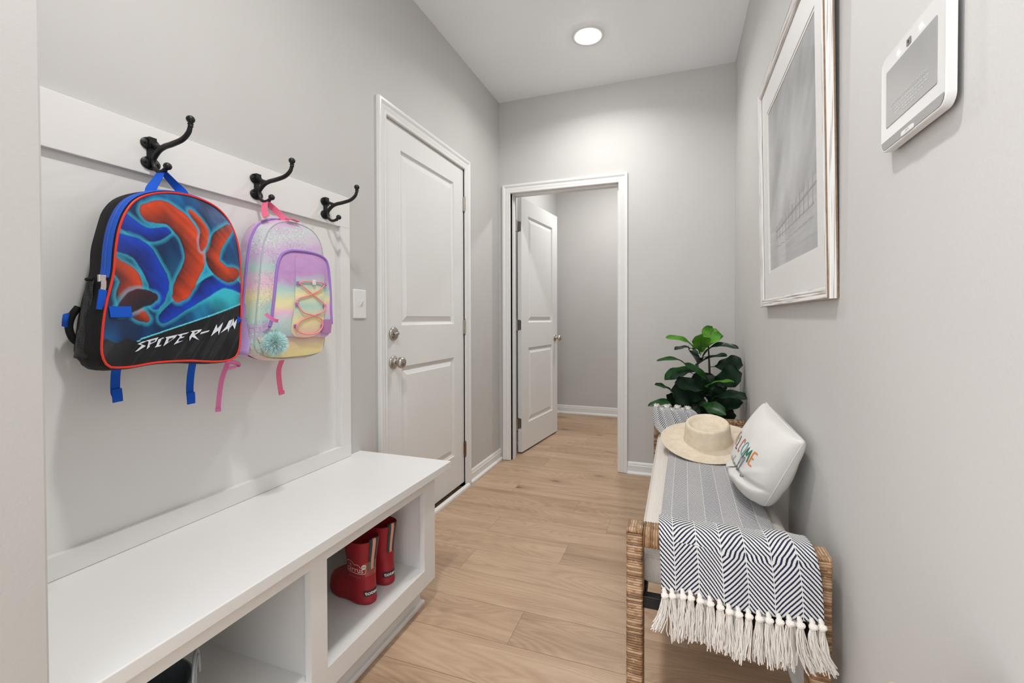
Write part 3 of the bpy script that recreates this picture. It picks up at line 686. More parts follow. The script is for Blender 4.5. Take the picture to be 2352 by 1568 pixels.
# ------------------------------------------------------------------ throw blanket
M_HERR, nt, b = node_mat('navy_herringbone')
uv = N(nt, 'ShaderNodeUVMap'); uv.uv_map = 'uv'; sp = N(nt, 'ShaderNodeSeparateXYZ'); L(nt, uv, 'UV', sp, 0)
cw = .0525
un = math_n(nt, 'DIVIDE', sp.outputs[0], cw)
tri = math_n(nt, 'PINGPONG', un, 1.0)
ph = math_n(nt, 'ADD', math_n(nt, 'DIVIDE', sp.outputs[1], .0112), math_n(nt, 'MULTIPLY', tri, cw / .0112 * 1.15))
nz = N(nt, 'ShaderNodeTexNoise', i_Scale=900.0, i_Detail=2.0); L(nt, uv, 'UV', nz, 'Vector')
ph = math_n(nt, 'ADD', ph, math_n(nt, 'MULTIPLY', nz.outputs['Fac'], .25))
f = math_n(nt, 'FRACT', ph)
st_ = math_n(nt, 'GREATER_THAN', f, .56)
seam = math_n(nt, 'MULTIPLY', math_n(nt, 'GREATER_THAN', math_n(nt, 'PINGPONG', un, .5), .0), math_n(nt, 'GREATER_THAN', math_n(nt, 'PINGPONG', un, .5), .015))
st_ = math_n(nt, 'MULTIPLY', st_, seam)
mx = N(nt, 'ShaderNodeMix'); mx.data_type = 'RGBA'; nt.links.new(st_, mx.inputs[0]); mx.inputs[6].default_value = (.70, .69, .67, 1); mx.inputs[7].default_value = (.016, .022, .055, 1)
L(nt, mx, 2, b, 'Base Color'); b.inputs['Roughness'].default_value = .95; b.inputs['Specular IOR Level'].default_value = .1; b.inputs['Sheen Weight'].default_value = .15
bump(nt, b, math_n(nt, 'PINGPONG', f, .5), .7, .002)
M_YARN = mat('off_white_yarn', (.80, .765, .72), .95, nscale=500, var=.06, spec=.1)
ctrl = [(1.118, .428, -.036, .300), (1.121, .47, -.037, .299), (1.126, .520, -.040, .296), (1.1335, .556, -.042, .290), (1.148, .571, -.043, .287), (1.175, .575, -.044, .284), (1.203, .572, -.045, .280), (1.225, .556, -.045, .272), (1.26, .530, -.045, .262),
        (1.32, .505, -.045, .255), (1.42, .489, -.046, .258), (1.6, .485, -.045, .262), (1.9, .485, -.040, .262), (2.10, .486, -.036, .26), (2.28, .489, -.050, .25), (2.40, .495, -.090, .20), (2.455, .510, -.116, .15), (2.485, .545, -.124, .12), (2.512, .5780, -.128, .09), (2.55, .583, -.126, .07), (2.585, .575, -.120, .06)]
cp = catmull([(a, b_, 0) for a, b_, *_ in ctrl], 8); ce = catmull([(c_, d_, 0) for *_, c_, d_ in ctrl], 8)
arc = [0]
for i in range(1, len(cp)): arc.append(arc[-1] + (cp[i] - cp[i - 1]).length)
def throw_pt(a, i):
    y, z = cp[i].x, cp[i].y; x0, x1 = ce[i].x, ce[i].y; x = x0 + (x1 - x0) * a; s = arc[i]
    nz_ = noise.noise(Vector((a * 5, s * 5, 3))); nw = noise.noise(Vector((a * 9, s * 9, 7)))
    on_arm = max(0, 1 - abs(y - 1.17) / .12)
    hang = 1 if y < 1.13 else 0
    z2 = z + .004 + .004 * nz_ * (1 - on_arm * .5) + (.0022 * sin(a * 17 + .5) + .002 * nw) * min(1, on_arm + .25)
    z2 += (a - .5) ** 2 * .012 * on_arm
    y2 = y - (.005 * max(0, sin(a * 15 + 1)) + .003 * (nw + 1)) * max(0, min(1, (1.15 - y) / .02))
    if z < .56 and hang: z2 = z + .006 * sin(a * 8) - .012 * a + .006
    # gentle bunching near the far arm
    if y > 2.3: z2 += .007 * (1 + sin(a * 21 + s * 4)) * min(1, (y - 2.3) / .15)
    if .16 < a and 1.22 < y < 1.5: z2 += .010 * max(0, sin((a - .16) * 3.6)) * max(0, 1 - abs(y - 1.30) / .16)
    return (x, y2, z2)
NA, NS = 60, len(cp) - 1
mb = MB(); vs = []; uvs = []
for i in range(NS + 1):
    for k in range(NA + 1): vs.append(throw_pt(k / NA, i)); uvs.append((.335 * k / NA + .02, arc[i]))
mb.add(vs, [(i * (NA + 1) + k, i * (NA + 1) + k + 1, (i + 1) * (NA + 1) + k + 1, (i + 1) * (NA + 1) + k) for i in range(NS) for k in range(NA)], uvs)
TH = thing('throw_blanket', (.12, 1.9, .485), 'navy and white herringbone throw with cream tassels running the length of the right-hand bench', 'throw')
cl = mb.build('woven_cloth', M_HERR, TH, smooth=True, ang=0)
md = cl.modifiers.new('s', 'SOLIDIFY'); md.thickness = .0028; md.offset = -1
def tassel(px, py, pz, ln, seed, lean=(0, 0)):
    rr = random.Random(seed); mb = MB()
    mb.tube([(px - .002, py + .002, pz + .016), (px, py, pz + .008), (px + .001, py - .001, pz)], [.0035, .006, .004], 8)
    mb.lathe([(0, .009), (.005, .007), (.0080, .002), (.0078, -.003), (.005, -.007), (.003, -.008)], (px, py - .003, pz), n=10)
    mb.lathe([(0, .006), (.0045, .004), (.0062, 0), (.0045, -.004), (0, -.006)], (px + .004, py - .006, pz + .002), n=8)
    for k in range(30):
        a = rr.uniform(0, 2 * pi); r1 = rr.uniform(.001, .0055); r2 = r1 * rr.uniform(1.3, 2.1) + .0015; l = ln * rr.uniform(.82, 1.1); ph_ = rr.uniform(0, 6)
        pts = []
        for j in range(8):
            t = j / 7; rad = r1 + (r2 - r1) * t ** .6; wv_ = .0018 * sin(ph_ + t * rr.uniform(5, 9))
            pts.append((px + cos(a) * rad * 1.25 + wv_ + lean[0] * t * t, py - .003 + sin(a) * rad * .7 + wv_ * .5 + lean[1] * t, pz - .006 - l * t))
        mb.tube(pts, .00115, 4, cap=False)
    return mb
nt_ = 17
for i in range(nt_):
    a = (i + .3) / (nt_ - .4); p = throw_pt(a, 0); rr = random.Random(i)
    lz = .092 if i else .075
    tassel(p[0] + rr.uniform(-.002, .002), p[1] - .004, p[2] - .006, lz + rr.uniform(-.006, .008), i, (.022 if i > 13 else rr.uniform(-.008, .008) - (.018 if i == 0 else 0), .004)).build('tassel', M_YARN, TH, smooth=True)
for i in range(1, nt_ - 2, 3):      # the lower layer's tassels peep out behind
    a = (i + .8) / (nt_ - .4); p = throw_pt(a, 0)
    tassel(p[0], p[1] + .010, p[2] - .012, .088, 50 + i).build('tassel', M_YARN, TH, smooth=True)
for i in range(7):            # fringe resting on the far arm
    p = throw_pt((i + .3) / 6.6, NS); rr = random.Random(90 + i); mb = MB()
    for k in range(30):
        x, y, z = p[0] + rr.uniform(-.012, .012), p[1] - .02 + rr.uniform(-.006, .006), p[2] + .004
        dx_, dy_ = rr.uniform(-.02, .02), rr.uniform(.01, .035)
        mb.tube([(x, y, z), (x + dx_ * .4, y + dy_ * .5, z + .010 + rr.uniform(0, .006)), (x + dx_, y + dy_, z + rr.uniform(-.012, .004))], .0011, 4, cap=False)
    mb.lathe([(0, .007), (.006, .004), (.008, 0), (.006, -.004), (0, -.007)], (p[0], p[1] - .02, p[2] + .006), n=10)
    mb.build('tassel', M_YARN, TH, smooth=True)

# ------------------------------------------------------------------ straw hat
M_STRAW, nt, b = node_mat('pale_straw_weave')
uv = N(nt, 'ShaderNodeUVMap'); uv.uv_map = 'uv'; mp = N(nt, 'ShaderNodeMapping'); L(nt, uv, 'UV', mp, 0); mp.inputs['Scale'].default_value = (300, 400, 1)
ck = N(nt, 'ShaderNodeTexChecker', i_Scale=1.0); L(nt, mp, 0, ck, 'Vector')
mp2 = N(nt, 'ShaderNodeMapping'); L(nt, uv, 'UV', mp2, 0); mp2.inputs['Scale'].default_value = (16, 20, 1); mp2.inputs['Rotation'].default_value = (0, 0, .78)
ck2 = N(nt, 'ShaderNodeTexChecker', i_Scale=1.0); L(nt, mp2, 0, ck2, 'Vector')
tc = N(nt, 'ShaderNodeTexCoord'); nz = N(nt, 'ShaderNodeTexNoise', i_Scale=40.0, i_Detail=5.0); L(nt, tc, 'Object', nz, 'Vector')
v = math_n(nt, 'ADD', math_n(nt, 'MULTIPLY', ck.outputs['Fac'], .14), math_n(nt, 'ADD', math_n(nt, 'MULTIPLY', ck2.outputs['Fac'], .07), math_n(nt, 'MULTIPLY', nz.outputs['Fac'], .5)))
r = ramp(nt, [(0.2, (.68, .56, .42)), (0.6, (.84, .75, .61)), (.9, (.90, .83, .72))]); nt.links.new(v, r.inputs['Fac']); L(nt, r, 'Color', b, 'Base Color'); b.inputs['Roughness'].default_value = .6; bump(nt, b, ck.outputs['Fac'], .3, .0006)
HT = thing('straw_hat', (.118, 2.16, .49), 'pale straw hat with a wide flat brim lying on the striped throw', 'hat')
tilt = radians(12); Mh = Matrix.Translation((.128, 2.160, .5395)) @ Matrix.Rotation(tilt, 4, 'X') @ Matrix.Rotation(radians(-2), 4, 'Y')
mb = MB(); n = 72; rings = []; acc = 0
prof = [(.104, .002), (.107, -.001), (.112, -.0025), (.13, -.003), (.16, -.0025), (.185, -.001), (.2, .0015), (.2035, .003), (.2035, .001), (.2, -.001), (.16, -.005), (.13, -.0055), (.112, -.005), (.103, -.004)]
vs = []; uv_ = []
for i, (r_, h_) in enumerate(prof):
    if i: acc += abs(r_ - prof[i - 1][0])
    for k in range(n):
        a = 2 * pi * k / n; rx = r_ * (.99 if r_ > .12 else .97); ry = r_ * 1.0
        vs.append(Mh @ Vector((rx * cos(a), ry * sin(a), h_ + (.006 * cos(2 * a) * max(0, (r_ - .12) / .08))))); uv_.append((k / n * 1.3, acc))
mb.add(vs, [(i * n + k, i * n + (k + 1) % n, (i + 1) * n + (k + 1) % n, (i + 1) * n + k) for i in range(len(prof) - 1) for k in range(n)], uv_)
mb.build('brim', M_STRAW, HT, smooth=True, ang=0)
mb = MB(); vs = []; uv_ = []
prof = [(.1045, .000), (.1035, .012), (.1015, .032), (.099, .056), (.0965, .072), (.093, .0805), (.087, .084), (.080, .0815), (.073, .073), (.066, .066), (.05, .064), (.025, .066), (.0001, .067)]
acc = 0
for i, (r_, h_) in enumerate(prof):
    if i: acc += sqrt((r_ - prof[i - 1][0]) ** 2 + (h_ - prof[i - 1][1]) ** 2)
    for k in range(n):
        a = 2 * pi * k / n; vs.append(Mh @ Vector((r_ * cos(a) * .96, r_ * sin(a) * 1.02, h_ + (.003 * sin(a) if h_ > .07 else 0)))); uv_.append((k / n * .8, acc))
mb.add(vs, [(i * n + k, i * n + (k + 1) % n, (i + 1) * n + (k + 1) % n, (i + 1) * n + k) for i in range(len(prof) - 1) for k in range(n)], uv_)
mb.build('crown', M_STRAW, HT, smooth=True, ang=0)

# ------------------------------------------------------------------ welcome pillow
M_CANVAS = mat('off_white_canvas', (.70, .685, .655), .92, nscale=700, nstr=.35, var=.03, spec=.15, dist=.0006)
BF, BN, TF, TN = Vector((.200, 1.83, .505)), Vector((.232, 1.455, .505)), Vector((.290, 1.735, .795)), Vector((.312, 1.335, .765))
Wd = ((TN - TF) + (BN - BF)) / 2; Ud = ((TF - BF) + (TN - BN)) / 2; Nd = Ud.cross(Wd).normalized()
if Nd.x > 0: Nd = -Nd
def pil(a, b_, side, off=0.0):      # a far -> near, b bottom -> top, side +1 front
    e = 1 - (2 * a - 1) ** 2; g_ = 1 - (2 * b_ - 1) ** 2
    pin = .020                              # pulled-in edges between the corners
    aa = .5 + (a - .5) * (1 - pin * 2 * g_ ** 1.0); bb = .5 + (b_ - .5) * (1 - pin * 2 * e)
    p = BF * (1 - aa) * (1 - bb) + BN * aa * (1 - bb) + TF * (1 - aa) * bb + TN * aa * bb
    th = (max(0, e) ** .38) * (max(0, g_) ** .34); p = p + Vector((.012, -.002, .034)) * (a ** 5 * (1 - b_) ** 4) + Vector((0, .03, -.008)) * (max(0, a - .5) * 2 * (1 - b_) ** 3) * .6
    wr = noise.noise(Vector((a * 3.2, b_ * 3.2, 2 + side))) * .006 + noise.noise(Vector((a * 8, b_ * 7, 5 + side))) * .0025
    bul = (.074 if side > 0 else .060) * th * (1 - .18 * (b_ - .4)) + wr * th
    if side > 0:
        lf = .20 + .10 * a + .02 * sin(a * 5); d = b_ - lf                     # soft fold above the base
        bul += (-.016 * math.exp(-(d / .035) ** 2) + .010 * math.exp(-((d + .10) / .07) ** 2)) * min(1, th * 1.2)
        d2 = (b_ - .35) - (a - .78) * .9; bul += .004 * math.exp(-(d2 / .05) ** 2) * th
    return p + Nd * (bul * side + off)
PW = thing('throw_pillow', (.26, 1.58, .50), 'off-white pillow with embroidered greeting leaning on the wall behind the bench', 'pillow')
mb = MB(); mb.grid(lambda a, b_: pil(a, b_, 1), 64, 56); mb.grid(lambda a, b_: pil(a, b_, -1), 64, 56)
o = mb.build('pillow_body', M_CANVAS, PW); 
bm = bmesh.new(); bm.from_mesh(o.data); bmesh.ops.remove_doubles(bm, verts=bm.verts, dist=.0004); bmesh.ops.recalc_face_normals(bm, faces=bm.faces); bm.to_mesh(o.data); bm.free()
for p in o.data.polygons: p.use_smooth = True
mb = MB(); ed = [pil(t / 20, 0, 1) for t in range(20)] + [pil(1, t / 20, 1) for t in range(20)] + [pil(1 - t / 20, 1, 1) for t in range(20)] + [pil(0, 1 - t / 20, 1) for t in range(20)]
mb.tube(ed, .0016, 6, closed=True); mb.build('seam', M_CANVAS, PW, smooth=True)
PS = lambda a, b_: tuple(pil(a, b_, 1, .0012))
G = {'W': [[(0, 1), (.25, 0), (.5, .8), (.75, 0), (1, 1)]], 'E': [[(.85, 1), (.1, 1), (.1, 0), (.9, 0)], [(.1, .52), (.7, .52)]], 'L': [[(.15, 1), (.1, 0), (.85, 0)]],
     'C': [[(.9, .8), (.7, .98), (.4, 1), (.12, .75), (.08, .4), (.25, .08), (.55, 0), (.9, .15)]], 'O': [[(.5, 1), (.2, .88), (.04, .5), (.2, .12), (.5, 0), (.8, .12), (.96, .5), (.8, .88), (.5, 1)]],
     'M': [[(0, 0), (.14, 1), (.5, .3), (.86, 1), (1, 0)]]}
cols = {'c0': (.03, .05, .10), 'c1': (.66, .26, .08), 'c2': (.05, .10, .16), 'c3': (.62, .15, .07), 'c4': (.13, .38, .40), 'c5': (.02, .16, .10), 'c6': (.72, .20, .03)}
fab = [mat('thread_%d' % i, c, .8, nscale=600, var=.15) for i, c in enumerate(cols.values())]
x = .13
for i, ch in enumerate('WELCOME'):
    wl = .092 if ch in 'WOM' else .070
    mb = MB()
    for s_ in G[ch]:
        pts = [(p.x, p.y) for p in (catmull(s_, 6) if ch in 'CO' else resample([(a, b_, 0) for a, b_ in s_], 22))]
        mb.strip([(x + a * wl, (.475 + b_ * .165) + .012 * sin(i * 2)) for a, b_ in pts], .018 if i != 0 else .010, PS)
    mb.build('embroidered_letter', fab[i], PW); x += wl + .024
yl = [[(.30, .50), (.31, .43), (.345, .42), (.375, .50), (.37, .40), (.34, .28), (.30, .27), (.31, .33), (.40, .42)], [(.405, .545), (.40, .505)],
      [(.47, .45), (.435, .46), (.42, .415), (.445, .385), (.475, .44), (.475, .39), (.50, .42), (.545, .56), (.55, .62), (.53, .60), (.52, .46), (.53, .40), (.56, .43), (.605, .57), (.61, .63), (.59, .61), (.575, .46), (.585, .39), (.62, .385), (.65, .42)]]
mb = MB()
for s_ in yl: mb.strip([(p.x + .085, p.y - .13) for p in catmull(s_, 8)], .0085, lambda a, b_: tuple(pil(a, b_, 1, .0022)))
mb.build('embroidered_script', fab[2], PW)

# ------------------------------------------------------------------ fiddle-leaf plant
def leaf_mat(name, c0, c1, vein):
    m, nt, b = node_mat(name); uv = N(nt, 'ShaderNodeUVMap'); uv.uv_map = 'uv'; sp = N(nt, 'ShaderNodeSeparateXYZ'); L(nt, uv, 'UV', sp, 0)
    au = math_n(nt, 'ABSOLUTE', math_n(nt, 'SUBTRACT', sp.outputs[0], .5))
    mid = math_n(nt, 'LESS_THAN', au, .018)
    sv = math_n(nt, 'FRACT', math_n(nt, 'SUBTRACT', math_n(nt, 'MULTIPLY', sp.outputs[1], 7.0), math_n(nt, 'MULTIPLY', au, 5.0)))
    side = math_n(nt, 'LESS_THAN', math_n(nt, 'PINGPONG', sv, .5), .045)
    vn = math_n(nt, 'MAXIMUM', mid, side)
    tc = N(nt, 'ShaderNodeTexCoord'); nz = N(nt, 'ShaderNodeTexNoise', i_Scale=18.0, i_Detail=3.0); L(nt, tc, 'Object', nz, 'Vector')
    r = ramp(nt, [(.3, c0), (.7, c1)]); L(nt, nz, 'Fac', r, 'Fac')
    mx = N(nt, 'ShaderNodeMix'); mx.data_type = 'RGBA'; nt.links.new(math_n(nt, 'MULTIPLY', vn, .7), mx.inputs[0]); L(nt, r, 'Color', mx, 6); mx.inputs[7].default_value = (*vein, 1)
    L(nt, mx, 2, b, 'Base Color'); b.inputs['Roughness'].default_value = .38; b.inputs['Specular IOR Level'].default_value = .4
    bump(nt, b, vn, -.6, .0015); return m
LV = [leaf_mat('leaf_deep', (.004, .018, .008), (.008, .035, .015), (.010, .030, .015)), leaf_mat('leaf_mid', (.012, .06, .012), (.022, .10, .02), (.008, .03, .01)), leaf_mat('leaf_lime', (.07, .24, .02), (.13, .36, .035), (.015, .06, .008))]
PL = thing('potted_plant', (.185, 2.88, 0), 'dark green fiddle-leaf plant behind the far end of the bench, in the corner', 'plant')
mb = MB(); mb.lathe([(0, .002), (.085, .002), (.095, .02), (.118, .22), (.121, .235), (.116, .236), (.108, .21), (0, .20)], (.185, 2.88, 0), n=40)
mb.build('pot', mat('grey_ceramic', (.32, .31, .29), .6, nscale=30, var=.06), PL, smooth=True, ang=50)
mb = MB(); mb.tube([(.185, 2.88, .19), (.182, 2.875, .4), (.184, 2.87, .6), (.178, 2.87, .8), (.172, 2.87, .93)], [.010, .009, .008, .006, .004], 10)
mb.build('stem', mat('brown_stem', (.045, .032, .018), .8, nscale=60, nstr=.4, var=.2), PL, smooth=True)
def leaf(base, tip, wd, m, up=(0, 0, 1), cup=.12, droop=.12, twist=0.0, seed=0):
    wd *= 1.25 if m is D_ else 1.1; base, tip = Vector(base), Vector(tip); ax = tip - base; ln = ax.length; t = ax.normalized()
    upv = Vector(up); s_ = t.cross(upv).normalized(); nn = s_.cross(t).normalized(); mb = MB(); nv, nu = 18, 10
    def fn(a, b_):
        half = (.16 + .84 * b_ ** .9) * sin(pi * min(1, b_ * .93 + .05)) ** .55 * (1.0 if b_ < .97 else .55) * (.72 + .36 * b_)
        if b_ < .04: half *= .4
        x_ = (a - .5) * 2; wv_ = .05 * sin(b_ * 15 + seed + (3 if x_ > 0 else 0)) * abs(x_) ** 2
        tw = twist * (b_ - .3)
        p = base + t * (ln * b_) + (s_ * cos(tw) + nn * sin(tw)) * (x_ * half * wd / 2) + nn * (ln * (droop * sin(pi * b_) - 0 * b_) + wd * (cup * x_ * x_ + wv_))
        return p
    mb.grid(fn, nu, nv)
    mb.tube([base - t * .035 - nn * .004, base - t * .01, base + t * .02], .0022, 6)
    return mb.build('leaf', m, PL, smooth=True, ang=0)
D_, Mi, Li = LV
cam0 = (0, 0, 1.0875)
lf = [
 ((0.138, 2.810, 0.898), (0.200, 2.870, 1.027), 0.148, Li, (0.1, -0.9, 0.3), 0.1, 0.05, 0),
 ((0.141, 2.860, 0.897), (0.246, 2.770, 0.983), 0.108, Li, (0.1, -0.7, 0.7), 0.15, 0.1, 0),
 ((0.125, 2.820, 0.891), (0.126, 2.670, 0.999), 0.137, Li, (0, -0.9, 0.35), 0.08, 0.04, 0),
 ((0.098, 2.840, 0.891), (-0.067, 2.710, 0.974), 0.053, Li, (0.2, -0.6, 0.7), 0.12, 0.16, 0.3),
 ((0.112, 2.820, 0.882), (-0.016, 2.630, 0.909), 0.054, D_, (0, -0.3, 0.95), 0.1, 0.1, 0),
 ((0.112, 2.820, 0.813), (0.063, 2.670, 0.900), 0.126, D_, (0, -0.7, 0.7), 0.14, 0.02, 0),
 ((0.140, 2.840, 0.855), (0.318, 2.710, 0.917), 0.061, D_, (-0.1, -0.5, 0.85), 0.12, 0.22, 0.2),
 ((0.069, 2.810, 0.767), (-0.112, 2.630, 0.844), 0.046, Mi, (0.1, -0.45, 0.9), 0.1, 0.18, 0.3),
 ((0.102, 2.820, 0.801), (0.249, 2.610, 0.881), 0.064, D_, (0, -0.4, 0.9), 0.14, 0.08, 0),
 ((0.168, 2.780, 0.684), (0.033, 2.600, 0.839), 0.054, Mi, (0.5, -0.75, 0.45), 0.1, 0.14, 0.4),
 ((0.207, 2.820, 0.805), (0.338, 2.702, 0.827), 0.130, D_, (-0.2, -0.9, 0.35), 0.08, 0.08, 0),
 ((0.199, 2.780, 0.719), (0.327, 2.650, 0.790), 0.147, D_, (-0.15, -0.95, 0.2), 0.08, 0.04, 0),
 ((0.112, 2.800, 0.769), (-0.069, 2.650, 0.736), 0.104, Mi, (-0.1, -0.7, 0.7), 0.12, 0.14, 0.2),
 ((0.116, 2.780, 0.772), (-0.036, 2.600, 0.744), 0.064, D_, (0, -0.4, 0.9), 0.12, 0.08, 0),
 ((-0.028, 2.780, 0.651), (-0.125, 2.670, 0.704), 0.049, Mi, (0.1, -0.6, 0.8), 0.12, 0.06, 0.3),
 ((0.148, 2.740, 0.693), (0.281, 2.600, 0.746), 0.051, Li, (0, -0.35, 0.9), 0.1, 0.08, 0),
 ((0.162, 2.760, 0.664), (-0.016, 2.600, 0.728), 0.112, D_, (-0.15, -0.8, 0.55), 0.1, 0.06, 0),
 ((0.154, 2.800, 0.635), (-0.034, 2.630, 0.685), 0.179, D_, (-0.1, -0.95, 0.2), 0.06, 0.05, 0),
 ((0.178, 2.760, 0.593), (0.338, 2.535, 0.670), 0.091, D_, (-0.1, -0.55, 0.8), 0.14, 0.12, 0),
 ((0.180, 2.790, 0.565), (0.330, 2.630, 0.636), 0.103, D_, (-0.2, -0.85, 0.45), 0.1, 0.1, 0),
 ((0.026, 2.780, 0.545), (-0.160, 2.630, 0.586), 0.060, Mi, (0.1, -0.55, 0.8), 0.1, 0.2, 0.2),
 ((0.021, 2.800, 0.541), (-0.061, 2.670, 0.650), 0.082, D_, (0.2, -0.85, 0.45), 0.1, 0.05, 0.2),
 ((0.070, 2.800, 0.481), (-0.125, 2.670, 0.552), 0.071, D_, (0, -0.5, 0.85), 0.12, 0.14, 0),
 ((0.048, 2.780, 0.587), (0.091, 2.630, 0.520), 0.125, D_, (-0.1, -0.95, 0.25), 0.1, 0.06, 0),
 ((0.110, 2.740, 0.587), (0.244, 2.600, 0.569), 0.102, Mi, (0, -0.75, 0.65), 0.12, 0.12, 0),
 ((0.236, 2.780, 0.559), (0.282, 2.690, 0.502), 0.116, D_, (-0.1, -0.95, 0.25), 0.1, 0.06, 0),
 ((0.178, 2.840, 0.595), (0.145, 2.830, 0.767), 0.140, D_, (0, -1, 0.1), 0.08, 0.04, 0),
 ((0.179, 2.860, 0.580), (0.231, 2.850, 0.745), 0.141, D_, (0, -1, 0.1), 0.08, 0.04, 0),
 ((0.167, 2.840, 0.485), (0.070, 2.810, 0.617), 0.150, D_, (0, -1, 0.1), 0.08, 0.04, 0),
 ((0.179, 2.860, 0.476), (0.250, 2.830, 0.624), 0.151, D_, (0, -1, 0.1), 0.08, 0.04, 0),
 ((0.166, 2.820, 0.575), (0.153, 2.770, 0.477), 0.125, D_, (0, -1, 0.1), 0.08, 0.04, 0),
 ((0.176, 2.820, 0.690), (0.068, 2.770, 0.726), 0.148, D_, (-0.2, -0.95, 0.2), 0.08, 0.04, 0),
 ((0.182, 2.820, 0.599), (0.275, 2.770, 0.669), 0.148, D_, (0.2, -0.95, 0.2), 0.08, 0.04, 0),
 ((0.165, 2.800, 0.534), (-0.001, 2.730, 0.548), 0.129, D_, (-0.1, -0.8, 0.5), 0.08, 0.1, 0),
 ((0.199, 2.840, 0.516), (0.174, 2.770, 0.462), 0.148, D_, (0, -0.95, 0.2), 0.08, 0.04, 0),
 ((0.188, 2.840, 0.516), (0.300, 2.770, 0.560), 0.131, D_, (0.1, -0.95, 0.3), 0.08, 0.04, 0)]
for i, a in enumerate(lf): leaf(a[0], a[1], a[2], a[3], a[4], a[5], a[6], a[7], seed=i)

# ------------------------------------------------------------------ rubber boots
M_RED = mat('red_rubber', (.34, .018, .028), .48, nscale=12, var=.05, spec=.4)
M_TEAL = mat('dark_teal_tape', (.025, .065, .075), .8, nscale=300, var=.1); M_PEACH = mat('peach_tape', (.74, .36, .26), .8, nscale=300, var=.06)
M_TAG = mat('black_tag', (.03, .022, .024), .6); M_TAGW = mat('tag_lettering', (.8, .79, .76), .6); M_PRINTW = mat('pale_pink_print', (.78, .50, .47), .6); M_FILM = None
def make_boot(hx, hy, ang, label, extras):
    t = thing('rain_boot', (hx, hy, .156), label, 'boot', 'red rain boots in the cubby')
    # local frame: f = toe direction, s = side (towards the viewer), z up
    f = Vector((cos(ang), sin(ang), 0)); s_ = Vector((-f.y, f.x, 0))
    if s_.y > 0: s_ = -s_
    O = Vector((hx, hy, .1565))
    P = lambda a, b_, z: tuple(O + f * a + s_ * b_ + Vector((0, 0, z)))
    # section rings by height: (z, back a, front a, half width, front roundness)
    lev = [(0, .004, .196, .036, 1), (.004, .000, .203, .040, 1), (.014, -.001, .206, .0415, 1), (.016, .0005, .204, .0405, 1), (.032, .001, .203, .041, 1), (.048, .002, .198, .041, 1), (.062, .003, .187, .040, 1), (.074, .004, .168, .038, 1), (.084, .006, .140, .0375, 1),
           (.094, .008, .118, .0385, 1), (.108, .010, .108, .0395, 1), (.125, .010, .106, .041, 1), (.15, .007, .110, .0435, 1), (.18, .002, .116, .047, 1), (.200, -.001, .119, .049, 1), (.206, -.001, .1195, .0495, 1), (.207, .001, .1175, .0475, 1), (.19, .001, .114, .046, 1), (.15, .010, .107, .041, 1), (.11, .013, .105, .036, 1), (.06, .02, .10, .03, 1), (.03, .03, .09, .02, 1)]
    n = 40; vs = []
    for z, a0, a1, hw, q in lev:
        c = (a0 + a1) / 2; ha = (a1 - a0) / 2
        for k in range(n):
            an = 2 * pi * k / n; ca, sa = cos(an), sin(an); ee = 1.0
            wloc = hw
            x = c + ha * (abs(ca) ** .88) * (1 if ca > 0 else -1)
            if ha > .075: wloc = hw * (1 - .16 * math.exp(-((x - .085) / .028) ** 2)) * (1.04 if x > .12 else 1)
            vs.append(P(x, wloc * (abs(sa) ** .85) * (1 if sa > 0 else -1), z))
    mb = MB(); m = len(lev)
    mb.add(vs, [(i * n + k, i * n + (k + 1) % n, (i + 1) * n + (k + 1) % n, (i + 1) * n + k) for i in range(m - 1) for k in range(n)] + [tuple(range(n)), tuple(range((m - 1) * n, m * n))])
    body = mb.build('boot_body', M_RED, t, smooth=True, ang=60)
    def ob(z): # back surface coordinate a at height z
        for i in range(1, 16):
            if lev[i][0] >= z: u_ = (z - lev[i - 1][0]) / max(1e-6, lev[i][0] - lev[i - 1][0]); return [lev[i - 1][j] + (lev[i][j] - lev[i - 1][j]) * u_ for j in (1, 2, 3)]
        return lev[15][1:4]
    def surf(th, z, off=.0012):  # th: angle from the back, + towards viewer side
        a0, a1, hw = ob(z); c = (a0 + a1) / 2; ha = (a1 - a0) / 2; an = pi - th; ca, sa = cos(an), sin(an)
        x = c + (ha + off) * (abs(ca) ** .88) * (1 if ca > 0 else -1); y = (hw + off) * (abs(sa) ** .85) * (1 if sa > 0 else -1)
        return P(x, y, z)
    # striped pull tab
    for (w0, w1, mm, nm) in ((-.0115, -.0038, M_TEAL, 'tape_stripe'), (-.0038, .0038, M_PEACH, 'tape_stripe'), (.0038, .0115, M_TEAL, 'tape_stripe')):
        mb = MB(); rows = [(z, .0024) for z in [.112 + .1015 * k / 14 for k in range(15)]]
        g = []
        for z, of in rows:
            zz = min(z, .2055)
            for q in (w0, w1):
                p = Vector(surf(q / .045, zz, of)); g.append(tuple(p + Vector((0, 0, z - zz))))
        top = len(rows)
        for q in (w0, w1):
            pass
        mb.add(g, [(2 * i, 2 * i + 1, 2 * i + 3, 2 * i + 2) for i in range(top - 1)])
        e0, e1 = Vector(g[-2]), Vector(g[-1])
        mb.add([tuple(e0), tuple(e1), tuple(e1 + f * .006), tuple(e0 + f * .006), tuple(e1 + f * .007 - Vector((0, 0, .04))), tuple(e0 + f * .007 - Vector((0, 0, .04)))], [(0, 1, 2, 3), (3, 2, 4, 5)])
        mb.build(nm, mm, t, solid=.0008)
    # heel tag
    mb = MB(); mb.grid(lambda a, b_: surf((a - .5) * .040 / .040 * 1.0 + .12, .030 + .018 * b_ + .004 * (0), .0010), 10, 2); tg = mb.build('heel_tag', M_TAG, t)
    tv, tf = text2d('totes', .0165, bold=.0004)
    sgn = -1 if Vector(surf(.3, .05)).y < Vector(surf(-.3, .05)).y else 1
